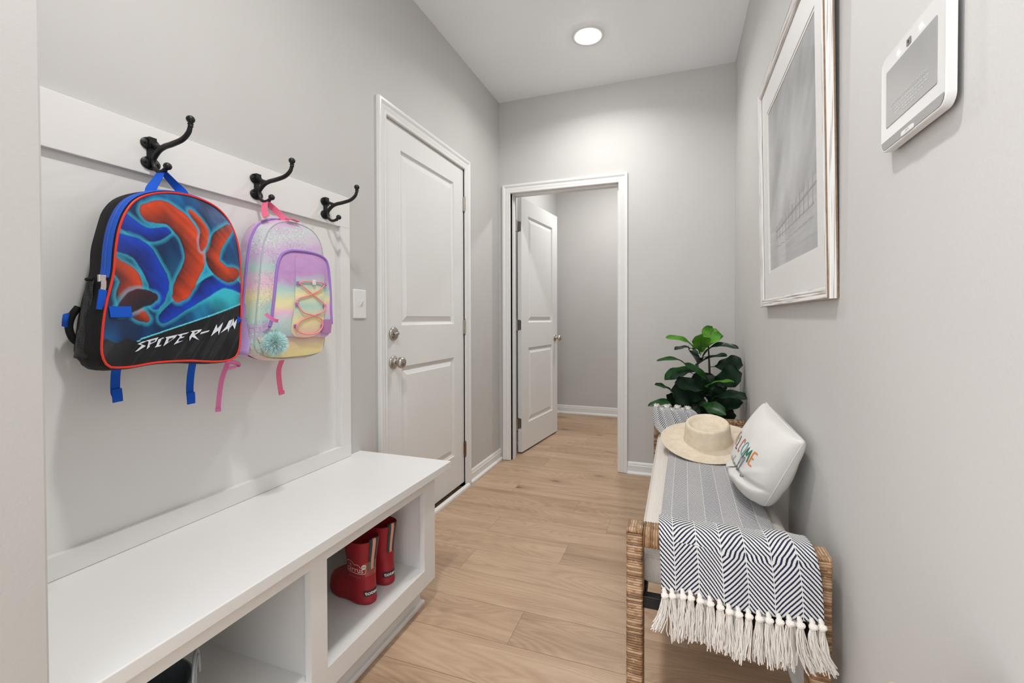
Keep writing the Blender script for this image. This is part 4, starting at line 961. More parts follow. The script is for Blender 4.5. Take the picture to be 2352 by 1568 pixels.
    mb = MB(); mb.add([surf(.12 + sgn * (p / .040), .0395 + q, .0018) for p, q in tv], tf); mb.build('tag_lettering', M_TAGW, tg)
    if extras:
        mb = MB(); tv, tf = text2d('cirrus', .026, maxlen=.006, bold=.0003)
        A = lambda p, q: surf(1.28 + sgn * p / .048, .118 + q - p * .12, .0013)
        mb.add([A(p, q) for p, q in tv], tf)
        tv, tf = text2d('THE', .008); mb.add([A(p - .018, q + .014) for p, q in tv], tf)
        cl_ = [(-.038, .004), (-.036, .014), (-.028, .020), (-.020, .026), (-.008, .024), (-.002, .017), (.010, .018), (.018, .012), (.020, .009), (.033, .011), (.040, .002), (.036, -.009), (.026, -.0115), (-.026, -.0115), (-.036, -.007), (-.038, .004)]
        mb.strip([(p.x, p.y) for p in catmull(cl_, 6)], .0020, A); mb.build('printed_logo', M_PRINTW, body)
        mb = MB(); tv, tf = text2d('RAINWEAR', .008); mb.add([A(p, q - .024) for p, q in tv], tf); mb.strip([(-.03, -.018), (.03, -.018)], .0006, A); mb.strip([(-.03, -.030), (.03, -.030)], .0006, A)
        mb.build('faint_print', mat('faint_red_print', (.46, .13, .12), .6), body)
        mb = MB(); cc = [(.0085 * cos(2 * pi * k / 24) , .0085 * sin(2 * pi * k / 24)) for k in range(24)]
        B = lambda p, q: surf(.60 + sgn * p / .046, .126 + q, .0016)
        mb.tess(cc, B); sk = mb.build('size_sticker', M_TAGW, t)
        mb = MB(); tv, tf = text2d('2/3', .009); mb.add([surf(.60 + sgn * p / .046, .1255 + q, .0022) for p, q in tv], tf); mb.build('sticker_numbers', M_TEAL, sk)
        # clear hang film
        mb = MB(); mb.grid(lambda a, b_: surf(-.30 + .85 * a, .095 + .045 * b_, .0040), 8, 3)
        mf, nt, bb = node_mat('clear_film'); nt.nodes.remove(bb); ou = [q for q in nt.nodes if q.type == 'OUTPUT_MATERIAL'][0]
        g_ = N(nt, 'ShaderNodeBsdfGlossy'); g_.inputs['Roughness'].default_value = .12; tr_ = N(nt, 'ShaderNodeBsdfTransparent'); mx_ = N(nt, 'ShaderNodeMixShader'); mx_.inputs[0].default_value = .16
        L(nt, tr_, 0, mx_, 1); L(nt, g_, 0, mx_, 2); L(nt, mx_, 0, ou, 0)
        mb.build('clear_film', mf, t)
    return t
make_boot(-.9375, 1.206, radians(168.5), 'nearer red rain boot, with printed cloud logo and round size sticker', True)
make_boot(-.9450, 1.316, radians(168.5), 'farther red rain boot, deeper in the cubby and closer to its side wall', False)

# ------------------------------------------------------------------ metal pail in the left cubby
M_ZINC = mat('dark_galvanised', (.16, .20, .23), .38, .35, nscale=25, var=.25); M_HANDLE = mat('pale_blue_grey_paint', (.42, .47, .49), .4, .3, nscale=30, var=.05)
PB = thing('metal_pail', (-1.08, .60, .156), 'dark galvanised pail with pale loop handles inside the nearer cubby', 'pail')
mb = MB(); mb.lathe([(0, .003), (.082, .003), (.084, 0), (.086, .004), (.101, .135), (.106, .140), (.106, .146), (.102, .148), (.099, .142), (.083, .008), (0, .006)], (-1.08, .60, .1562), n=56)
mb.build('pail_body', M_ZINC, PB, smooth=True, ang=50)
for an in (48, 335):
    for rr_, tw in ((0, 0), (.0, .012)):
        a = radians(an); c = Vector((-1.08 + .1075 * cos(a), .60 + .1075 * sin(a), .292)); tdir = Vector((-sin(a), cos(a), 0)); odir = Vector((cos(a), sin(a), 0))
        pts = [c + tdir * (.042 - tw) * cos(pi * k / 20) + Vector((0, 0, (.064 - tw) * sin(pi * k / 20) - .005)) + odir * (.004 + tw * .2) for k in range(21)]
        mb = MB(); mb.tube(pts, .0034, 10); mb.build('loop_handle', M_HANDLE, PB, smooth=True)
    for s2 in (-1, 1):
        p = c + tdir * .040 * s2; mb = MB(); mb.box(p.x - .006, p.x + .006, p.y - .006, p.y + .006, .278, .296); mb.build('handle_ear', M_ZINC, PB, bevel=.002)

# ------------------------------------------------------------------ cane piece at the lower right
M_CANE = mat('pale_cane', (.56, .42, .29), .55, nscale=120, nstr=.3, var=.15)
CN = thing('cane_stand', (.27, .62, 0), 'pale tan cane-webbed top corner just showing at the bottom edge beside the wall', 'stand')
mb = MB(); x0_, x1_, yy, zt = .2155, .330, .60, .6745
mb.tube([(x0_, yy, .002), (x0_, yy, zt - .014), (x0_ + .003, yy, zt - .004), (x0_ + .012, yy, zt), (x1_ - .012, yy, zt), (x1_ - .003, yy, zt - .004), (x1_, yy, zt - .014), (x1_, yy, .002)], .0062, 12); mb.build('frame', M_CANE, CN, smooth=True)
mb = MB()
for k in range(12): mb.tube([(x0_ + .004 + k * .0092, yy, zt - .002), (x0_ + .004 + k * .0092, yy, zt - .26)], .0030, 6)
for k in range(20): mb.tube([(x0_, yy + .001, zt - .012 - k * .0125), (x1_, yy + .001, zt - .012 - k * .0125)], .0040, 6)
mb.build('cane_webbing', M_CANE, CN, smooth=True)
# ------------------------------------------------------------------ backpacks
class Panel:
    """front face of a bag: outline (y, z) on a leaning plane, bulging towards the middle"""
    def __init__(s, out, c, xf, bul, n=120, rot=0):
        s.o = resample([p for p in catmull(out, 8, closed=True)], n, closed=True); s.c = Vector((*c, 0)); s.xf = xf; s.b = bul; s.n = n
        s.ang = [atan2(p.y - c[1], p.x - c[0]) for p in s.o]
    def t(s, y, z):
        d = Vector((y, z, 0)) - s.c; r = d.length
        if r < 1e-6: return 0
        a = atan2(d.y, d.x)
        for i in range(s.n):
            p, q = s.o[i], s.o[(i + 1) % s.n]; e = q - p; w_ = p - s.c; den = d.x * e.y - d.y * e.x
            if abs(den) < 1e-12: continue
            tt = (w_.x * e.y - w_.y * e.x) / den; u_ = (w_.x * d.y - w_.y * d.x) / den
            if tt > 0 and -1e-6 <= u_ <= 1 + 1e-6: return min(1, 1 / tt)
        return 1
    def at(s, y, z, off=0.0):
        t = s.t(y, z); return (s.xf(z) + s.b * (1 - t ** 2.4) + off, y, z)
    def face(s, mb, colfn=None, rings=26):
        vs = [(s.xf(s.c.y) + s.b, s.c.x, s.c.y)]; uv = [(s.c.x, s.c.y)]
        for k in range(1, rings + 1):
            t = (k / rings) ** .9
            for p in s.o:
                q = s.c.lerp(p, t); vs.append((s.xf(q.y) + s.b * (1 - t ** 2.4) + .0015 * noise.noise(Vector((q.x * 14, q.y * 14, 1))), q.x, q.y)); uv.append((q.x, q.y))
        n = s.n
        fs = [(0, 1 + k, 1 + (k + 1) % n) for k in range(n)] + [(1 + (r_ - 1) * n + k, 1 + (r_ - 1) * n + (k + 1) % n, 1 + r_ * n + (k + 1) % n, 1 + r_ * n + k) for r_ in range(1, rings) for k in range(n)]
        mb.add(vs, fs, uv, [colfn(*q) for q in uv] if colfn else None)
    def ring(s, grow=0.0, dx=0.0, sc=(1, 1), sh=(0, 0), wob=0.0):
        out = []
        for i, p in enumerate(s.o):
            q0, q1 = s.o[i - 1], s.o[(i + 1) % s.n]; t = (q1 - q0).normalized(); nn = Vector((-t.y, t.x, 0))
            if (p - s.c).dot(nn) < 0: nn = -nn
            q = s.c + Vector(((p.x - s.c.x) * sc[0], (p.y - s.c.y) * sc[1], 0)) + nn * grow + Vector((*sh, 0))
            if wob: q += nn * (wob * noise.noise(Vector((p.x * 20, p.y * 20, dx * 40))))
            out.append((s.xf(p.y) + dx, q.x, q.y))
        return out
def loft(mb, rings, cap=True, i0=0, i1=None):
    n = len(rings[0]); vs = [p for r_ in rings for p in r_]
    rng = range(n) if i1 is None else [k % n for k in range(i0, i1)]
    fs = [(i * n + k, i * n + (k + 1) % n, (i + 1) * n + (k + 1) % n, (i + 1) * n + k) for i in range(len(rings) - 1) for k in rng]
    if cap: fs.append(tuple(range((len(rings) - 1) * n, len(rings) * n)))
    uv = [(k / n * 1.3, i * .03) for i in range(len(rings)) for k in range(n)]
    return mb.add(vs, fs, uv)
def ribbon(mb, path, wvec, wd, th=.0016):
    """flat webbing along a 3D path; wvec = width direction(s)"""
    n = len(path); P_ = [Vector(p) for p in path]; vs = []; uv = []; acc = 0
    for i, p in enumerate(P_):
        t = (P_[min(i + 1, n - 1)] - P_[max(i - 1, 0)]).normalized(); w_ = Vector(wvec[i] if isinstance(wvec, list) else wvec).normalized()
        w_ = (w_ - t * w_.dot(t)).normalized(); nn = t.cross(w_)
        if i: acc += (p - P_[i - 1]).length
        for a, b_ in ((-1, 1), (1, 1), (1, -1), (-1, -1)):
            vs.append(p + w_ * (wd / 2 * a) + nn * (th / 2 * b_)); uv.append((a * wd / 2 + .5, acc))
    fs = [(4 * i + k, 4 * i + (k + 1) % 4, 4 * i + 4 + (k + 1) % 4, 4 * i + 4 + k) for i in range(n - 1) for k in range(4)] + [(0, 1, 2, 3), tuple(range(4 * n - 4, 4 * n))]
    return mb.add(vs, fs, uv)
def sm3(pts, k=8): return [tuple(p) for p in catmull(pts, k)]
def webbing(name, col):
    m, nt, b = node_mat(name); uv = N(nt, 'ShaderNodeUVMap'); uv.uv_map = 'uv'; sp = N(nt, 'ShaderNodeSeparateXYZ'); L(nt, uv, 'UV', sp, 0)
    a = math_n(nt, 'ABSOLUTE', math_n(nt, 'SINE', math_n(nt, 'MULTIPLY', math_n(nt, 'ADD', sp.outputs[0], sp.outputs[1]), pi / .0022)))
    c_ = math_n(nt, 'ABSOLUTE', math_n(nt, 'SINE', math_n(nt, 'MULTIPLY', math_n(nt, 'SUBTRACT', sp.outputs[0], sp.outputs[1]), pi / .0022)))
    h_ = math_n(nt, 'MULTIPLY', a, c_); r_ = ramp(nt, [(0, [q * .72 for q in col]), (.6, [min(1, q * 1.12) for q in col])]); nt.links.new(h_, r_.inputs['Fac']); L(nt, r_, 'Color', b, 'Base Color')
    b.inputs['Roughness'].default_value = .7; b.inputs['Specular IOR Level'].default_value = .25; bump(nt, b, h_, .4, .0005); return m
M_BLUEW = webbing('bright_blue_webbing', (.005, .10, .62)); M_PINKW = webbing('pink_webbing', (.86, .18, .30)); M_HOTP = webbing('bright_pink_webbing', (.85, .24, .50)); M_PURPW = webbing('purple_webbing', (.36, .18, .60))
M_BLKF = mat('black_polyester', (.010, .010, .011), .75, nscale=400, nstr=.3, var=.25, spec=.3)
M_PIPE = mat('red_piping', (.78, .03, .015), .35, nscale=30, var=.03)
M_ZIPB = mat('blue_zipper_tape', (.006, .10, .60), .6, nscale=600, nstr=.3, var=.12)
M_SILV = mat('silver_metal', (.72, .70, .67), .25, 1.0, nscale=60, var=.03)
M_MESH, nt, b = node_mat('black_mesh_net')
tc = N(nt, 'ShaderNodeTexCoord'); vo = N(nt, 'ShaderNodeTexVoronoi', i_Scale=210.0, i_Randomness=.25); L(nt, tc, 'Object', vo, 'Vector')
r = ramp(nt, [(.3, (.002, .002, .003)), (.6, (.028, .030, .034))]); L(nt, vo, 'Distance', r, 'Fac'); L(nt, r, 'Color', b, 'Base Color'); b.inputs['Roughness'].default_value = .6; bump(nt, b, vo.outputs['Distance'], .8, .001)

# ---- blue and black pack
BO = [(0.5933, 0.9887), (0.5851, 0.9986), (0.5809, 1.0187), (0.5847, 1.0544), (0.5907, 1.0906), (0.5991, 1.1273), (0.6089, 1.1603), (0.6172, 1.1938), (0.6246, 1.242), (0.6349, 1.2869), (0.6508, 1.3271), (0.6723, 1.3581), (0.7038, 1.3804), (0.7483, 1.3964), (0.8005, 1.4014), (0.856, 1.3912), (0.8895, 1.3655), (0.9078, 1.3267), (0.915, 1.2791), (0.9119, 1.1996), (0.9015, 1.1146), (0.8902, 1.0433), (0.8802, 1.0026), (0.863, 0.9842), (0.8209, 0.9799), (0.7465, 0.9887), (0.68, 0.9907), (0.6284, 0.9861)]
xb = lambda z: -1.118 - (z - 1.0) * .14
BPn = Panel(BO, (.755, 1.18), xb, .016)
BK = thing('backpack', (-1.20, .77, 1.20), 'blue and black character backpack with red piping hanging from the nearest hook', 'backpack')
mb = MB()
depth = lambda f: None
rg = [BPn.ring(0, -.001), BPn.ring(.004, -.004), BPn.ring(.0065, -.012), BPn.ring(.0070, -.030), BPn.ring(.0085, -.044, wob=.002), BPn.ring(.008, -.070, wob=.004), BPn.ring(.002, -.090, sh=(.008, 0), wob=.004)]
back = []
for (x, y, z) in BPn.ring(-.006, 0, sh=(.018, .002)): back.append((-1.268, y, z))
mid = [tuple((Vector(p) * .35 + Vector(q) * .65)) for p, q in zip(rg[-1], BPn.ring(.0, -.13, sh=(.016, .001)))]
mid = [(max(p[0], -1.255), p[1], p[2]) for p in mid]
rg += [mid, back]
loft(mb, rg); mb.build('bag_body', M_BLKF, BK, smooth=True, ang=0)
def _rib(ctrl_, wid, kind):
    pts_ = [(p.x, p.y) for p in catmull(ctrl_, 5)]; xs_ = [p[0] for p in pts_]; ys_ = [p[1] for p in pts_]
    return ((0, 0, 0, 0, (min(xs_), max(xs_), min(ys_), max(ys_)), pts_), wid, kind)
RIBS = [_rib([(.02, .74), (.14, .80), (.30, .72), (.44, .76)], .050, 'b'), _rib([(.12, .66), (.26, .62), (.34, .46), (.30, .34)], .070, 'b'), _rib([(.98, .46), (.82, .50), (.66, .44), (.50, .36), (.34, .26)], .055, 'b'),
 _rib([(.34, .84), (.46, .86), (.58, .76), (.60, .62), (.52, .48), (.44, .38)], .085, 'r'), _rib([(.92, .84), (.80, .74), (.74, .62), (.84, .54), (.96, .56)], .060, 'r'), _rib([(.10, .56), (.18, .46), (.16, .34), (.24, .26)], .060, 'r'),
 _rib([(.12, .30), (.20, .36), (.30, .38)], .050, 'k'), _rib([(.62, .90), (.70, .80), (.66, .68)], .035, 'r')]
def bag_col(y, z):
    u_, v_ = (y - .58) / .335, (z - .98) / .42
    nz_ = lambda s_, o: noise.fractal(Vector((u_ * s_, v_ * s_, o)), 1, 2, 4)
    line = .148 + .205 * ((u_ - .20) / .77) if u_ > .2 else .148 + .01 * sin(u_ * 60)
    if v_ < line:
        d = .008 + .010 * max(0, nz_(5, 3)) + (.012 if noise.noise(Vector(((u_ - v_ * .8) * 40, v_ * 4, 1))) > .25 else 0)
        c = (d, d * 1.05, d * 1.25)
    else:
        k = .5 + .5 * nz_(2.2, 9.0); st = .5 + .5 * noise.noise(Vector(((u_ * 1.0 - v_ * .35) * 9, v_ * 1.5, 4))); st2 = .5 + .5 * noise.noise(Vector(((u_ + v_ * .5) * 22, v_ * 2.5, 8)))
        g_ = max(0, min(1, k * .9 + (st - .5) * .8 + (st2 - .5) * .35 - .10))
        c = (.002 + .01 * g_ ** 2, .02 + .24 * g_ ** 2, .07 + .50 * g_ ** 1.6)
        w2 = math.exp(-((u_ - .80) / .24) ** 2 - ((v_ - .44 + .10 * nz_(3, 2)) / .10) ** 2); c = tuple(a + (b_ - a) * min(1, w2 * 1.2) for a, b_ in zip(c, (.03, .46, .56)))
        for path, wid, kind in RIBS:
            if not (path[4][0] - wid - .04 < u_ < path[4][1] + wid + .04 and path[4][2] - wid - .04 < v_ < path[4][3] + wid + .04): continue
            best = 9; bt = 0; side_ = 0
            pts_ = path[5]
            for m_ in range(len(pts_) - 1):
                ax, ay = pts_[m_]; bx__, by = pts_[m_ + 1]; ex, ey = bx__ - ax, by - ay; l2 = ex * ex + ey * ey
                tt = max(0, min(1, ((u_ - ax) * ex + (v_ - ay) * ey) / l2)); dx_, dy_ = u_ - ax - ex * tt, v_ - ay - ey * tt; d_ = sqrt(dx_ * dx_ + dy_ * dy_)
                if d_ < best: best = d_; bt = (m_ + tt) / (len(pts_) - 1); side_ = (ex * dy_ - ey * dx_) / sqrt(l2)
            wl_ = wid * (.35 + .65 * sin(pi * min(1, bt * .9 + .08)) ** .6) + .012 * nz_(6, wid * 50)
            m_ = max(0, min(1, (wl_ - best) / .008)); gl = max(0, min(1, 1 - (best - wl_) / .022)) * (1 - m_)
            c = tuple(a + (b_ - a) * gl * .55 for a, b_ in zip(c, (.04, .48, .66)))
            if m_ > 0:
                s__ = .60 + .42 * (side_ / wid) + .16 * nz_(7, wid * 30) + .22 * noise.noise(Vector(((u_ * .8 + v_) * 26, (v_ - u_) * 3, wid * 90)))
                s__ = max(.12, min(1.15, s__)); dk = max(0, min(1, (best - wl_ * .78) / (wl_ * .22 + 1e-6)))
                rc = ((.66 * s__ ** 1.3, .060 * s__, .012) if kind == 'r' else (.004, .05 * s__, .50 * s__ ** 1.2 + .03) if kind == 'b' else (.05 * s__, .012, .02))
                rc = tuple(x_ * (1 - .6 * dk) for x_ in rc)
                c = tuple(a + (b_ - a) * m_ for a, b_ in zip(c, rc))
        if u_ > .18 and v_ - line < .008: c = (.12, .62, .75)
    return tuple(max(0, min(1, a)) for a in c)
M_BAGP, nt, b = node_mat('printed_vinyl'); at = N(nt, 'ShaderNodeAttribute'); at.attribute_name = 'tint'; L(nt, at, 'Color', b, 'Base Color'); b.inputs['Roughness'].default_value = .34; b.inputs['Specular IOR Level'].default_value = .4
nz = N(nt, 'ShaderNodeTexNoise', i_Scale=30.0, i_Detail=4.0); tc = N(nt, 'ShaderNodeTexCoord'); L(nt, tc, 'Object', nz, 'Vector'); bump(nt, b, nz.outputs['Fac'], .25, .002)
BFine = Panel(BO, (.755, 1.18), xb, .016, n=520)
mb = MB(); BFine.face(mb, bag_col, rings=150); fp_ = mb.build('front_panel', M_BAGP, BK, smooth=True, ang=0)
mb = MB(); mb.tube(BPn.ring(.0010, .0003), .0023, 8, closed=True); mb.build('red_piping', M_PIPE, BK, smooth=True)
n = BPn.n
sel = [i for i, p in enumerate(BPn.o) if p.y > (1.172 if p.x < .75 else 1.248)]
i0, i1 = min(sel), max(sel)
mb = MB(); zr = []
for g_, d_ in ((.0052, -.004), (.0072, -.007), (.0082, -.012), (.0080, -.0165), (.0092, -.0175), (.0092, -.0195), (.0080, -.0205), (.0084, -.026), (.0078, -.033), (.006, -.034)): zr.append(BPn.ring(g_, d_))
loft(mb, zr, cap=False, i0=i0, i1=i1); mb.build('zipper_tape', M_ZIPB, BK, smooth=True, ang=35)
# zip puller
mb = MB(); z0_ = 1.176; yl_ = .5965; xx = xb(1.17) - .008
mb.box(xx, xx + .006, yl_ - .008, yl_ + .006, 1.166, 1.182); zp = mb.build('zip_slider', M_SILV, BK, bevel=.002)
mb = MB(); ribbon(mb, [(xx + .007, yl_, 1.170), (xx + .009, yl_ - .001, 1.158), (xx + .009, yl_ - .003, 1.146)], (0, 1, 0), .0085, .0018); mb.build('pull_tab', M_SILV, zp)
mb = MB(); ribbon(mb, [(xx + .010, yl_ - .003, 1.150), (xx + .011, yl_ - .006, 1.130), (xx + .011, yl_ - .009, 1.108)], (0, 1, .1), .013, .003); mb.build('pull_cord', M_BLUEW, zp)
# hanging loop over the hook
hk = (-1.2385, .770, 1.4545)
mb = MB(); pth = sm3([(-1.188, .714, 1.388), (-1.196, .722, 1.405), (-1.216, .748, 1.437), (-1.2345, .765, 1.4565), (-1.2360, .771, 1.4585), (-1.2345, .777, 1.4565), (-1.214, .788, 1.430), (-1.192, .7925, 1.408), (-1.186, .794, 1.392)])
ws_ = [(1, .0, .0)] * len(pth); ws_ = [(1, .9 * (1 - abs(2 * i / (len(pth) - 1) - 1)) * 0, .0) if .32 < i / (len(pth) - 1) < .68 else (.55, 1, 0) for i in range(len(pth))]
ws_ = [Vector((1 - .45 * min(1, abs(2 * i / (len(pth) - 1) - 1) * 1.2), min(1, abs(2 * i / (len(pth) - 1) - 1) ** 1.5) * (1 if i < len(pth) / 2 else .5), 0)) for i in range(len(pth))]
ribbon(mb, pth, ws_, .021); mb.build('hanging_loop', M_BLUEW, BK)
# side mesh pocket
bx = lambda f, z: (xb(z) - .036) * (1 - f) + (-1.225) * f
mb = MB()
def spk(a, b_):   # a 0 front .. 1 back, b 0 bottom .. 1 top
    z = 1.004 + .170 * b_; yl = .583 + .022 * b_ + .018 * a
    bulge = .020 * sin(pi * min(1, a * .9 + .05)) ** .7 * (1 - .35 * b_) + .004
    return (bx(a * .98, z), yl - bulge + .002 * noise.noise(Vector((a * 9, b_ * 5, 2))), z + .006 * a * (1 - b_) + (.008 if b_ == 1 else 0) * 0)
mb.grid(spk, 18, 18); pk = mb.build('mesh_pocket', M_MESH, BK, smooth=True, solid=.0012)
mb = MB(); mb.tube([spk(t / 18, 1) for t in range(19)], .0035, 8); mb.build('pocket_binding', M_BLKF, pk, smooth=True)
# small tabs
mb = MB(); S = lambda y, z, o_=.002: BPn.at(y, z, o_)
mb.grid(lambda a, b_: S(.5985 + .036 * a, 1.0915 + .0235 * b_ + .001 * a, .0028), 8, 5); mb.build('side_tab', M_BLUEW, BK, solid=.001)
mb = MB(); mb.add([(xb(1.08) + .004, .884, 1.096), (xb(1.08) + .004, .884, 1.074), (xb(1.08) - .004, .901, 1.090), (xb(1.08) - .012, .905, 1.078), (xb(1.08) + .009, .893, 1.086)], [(0, 1, 4), (1, 3, 4), (3, 2, 4), (2, 0, 4)]); mb.build('side_tab', M_BLUEW, BK, solid=.001)
# strap ends and shoulder strap edge
for yy, zt_, zb_, sw in ((.668, .985, .897, .004), (.838, .975, .862, .001)):
    mb = MB(); ribbon(mb, sm3([(-1.225, yy - .004, zt_), (-1.24, yy, (zt_ + zb_) / 2 + .02), (-1.245, yy + sw * .3, (zt_ + zb_) / 2 - .02), (-1.243, yy + sw * .8, zb_ + .010), (-1.243, yy + sw, zb_ - .003)], 4), (0, 1, 0), .0185, .0020)
    st2 = mb.build('strap_end', M_BLUEW, BK)
    mb = MB(); ribbon(mb, [(-1.2415, yy + sw * .5, zb_ + .028), (-1.2405, yy + sw * .75, zb_ + .012), (-1.2410, yy + sw, zb_ - .003)], (0, 1, 0), .0195, .003); mb.build('folded_tip', M_BLUEW, st2)
mb = MB(); mb.tube(sm3([(-1.250, .606, 1.115), (-1.252, .595, 1.095), (-1.254, .591, 1.070), (-1.252, .597, 1.045), (-1.246, .610, 1.03)]), [.007] * 33, 10, up=(1, 0, 0)); ss = mb.build('shoulder_strap', M_BLKF, BK, smooth=True)
mb = MB(); ribbon(mb, sm3([(-1.252, .586, 1.100), (-1.248, .582, 1.088), (-1.252, .583, 1.072)]), (1, .2, 0), .012, .003); mb.build('strap_buckle_web', M_BLUEW, ss)
# lettering
LT = {'S': [(0.6599, 1.0398), (0.6507, 1.0391), (0.6402, 1.0336), (0.6484, 1.0304), (0.6348, 1.0168), (0.6408, 1.0186), (0.6563, 1.0288), (0.6457, 1.0336)],
 'P': [(0.6564, 1.0405), (0.682, 1.047), (0.6769, 1.0372), (0.6637, 1.0309), (0.6638, 1.0263), (0.6576, 1.0209), (0.6618, 1.038)],
 'I': [(0.6815, 1.0417), (0.6911, 1.0458), (0.6948, 1.0447), (0.6886, 1.0426), (0.6824, 1.0287), (0.6884, 1.0295), (0.6854, 1.0261), (0.6735, 1.0239), (0.677, 1.0278), (0.6814, 1.0405)],
 'D': [(0.6966, 1.0464), (0.7235, 1.0515), (0.717, 1.0438), (0.6918, 1.0258), (0.699, 1.0427)],
 'E': [(0.7223, 1.0509), (0.75, 1.0568), (0.7436, 1.0526), (0.7339, 1.0505), (0.7316, 1.0456), (0.7394, 1.0466), (0.7355, 1.0436), (0.7271, 1.0415), (0.7241, 1.0349), (0.736, 1.0368), (0.7143, 1.0281), (0.7288, 1.047)],
 'R': [(0.7526, 1.0586), (0.7804, 1.063), (0.7759, 1.0567), (0.7626, 1.0488), (0.7724, 1.0363), (0.756, 1.0447), (0.7501, 1.0348), (0.7499, 1.0449), (0.7572, 1.056)],
 '-': [(0.7783, 1.0553), (0.7994, 1.06), (0.7963, 1.0561), (0.7752, 1.0503)],
 'M': [(0.8184, 1.0748), (0.8198, 1.0634), (0.8367, 1.0793), (0.8346, 1.0726), (0.822, 1.0467), (0.8212, 1.0581), (0.8132, 1.053), (0.8016, 1.0442), (0.8134, 1.0662)],
 'A': [(0.8556, 1.0832), (0.8677, 1.0873), (0.8499, 1.0532), (0.8496, 1.0628), (0.8266, 1.0512), (0.8453, 1.0683)],
 'N': [(0.871, 1.0908), (0.8724, 1.0776), (0.8826, 1.0887), (0.8798, 1.0775), (0.8718, 1.0602), (0.8659, 1.0721), (0.8562, 1.064), (0.8643, 1.0777)]}
M_LET = mat('pale_print', (.72, .78, .86), .4, nscale=40, var=.03)
SF = lambda y, z: BPn.at(y, z, .0022)
mb = MB()
for k, pts in LT.items(): mb.tess(pts, SF)
mb.tess([(.6700, 1.0425), (.6765, 1.0440), (.6748, 1.0405), (.6690, 1.0380)], lambda y, z: BPn.at(y, z, .0030)); hole = None
mb.build('lettering', M_LET, fp_)
mb = MB(); mb.tess([(.6652, 1.0388), (.6748, 1.0420), (.6738, 1.0385), (.6655, 1.0350)], lambda y, z: BPn.at(y, z, .0034)); mb.tess([(.7035, 1.0425), (.7140, 1.0450), (.7095, 1.0405), (.7010, 1.0345)], lambda y, z: BPn.at(y, z, .0034)); mb.tess([(.7615, 1.0565), (.7700, 1.0590), (.7680, 1.0560), (.7615, 1.0525)], lambda y, z: BPn.at(y, z, .0034))
mb.build('letter_counters', mat('print_black', (.01, .01, .014), .4), fp_)
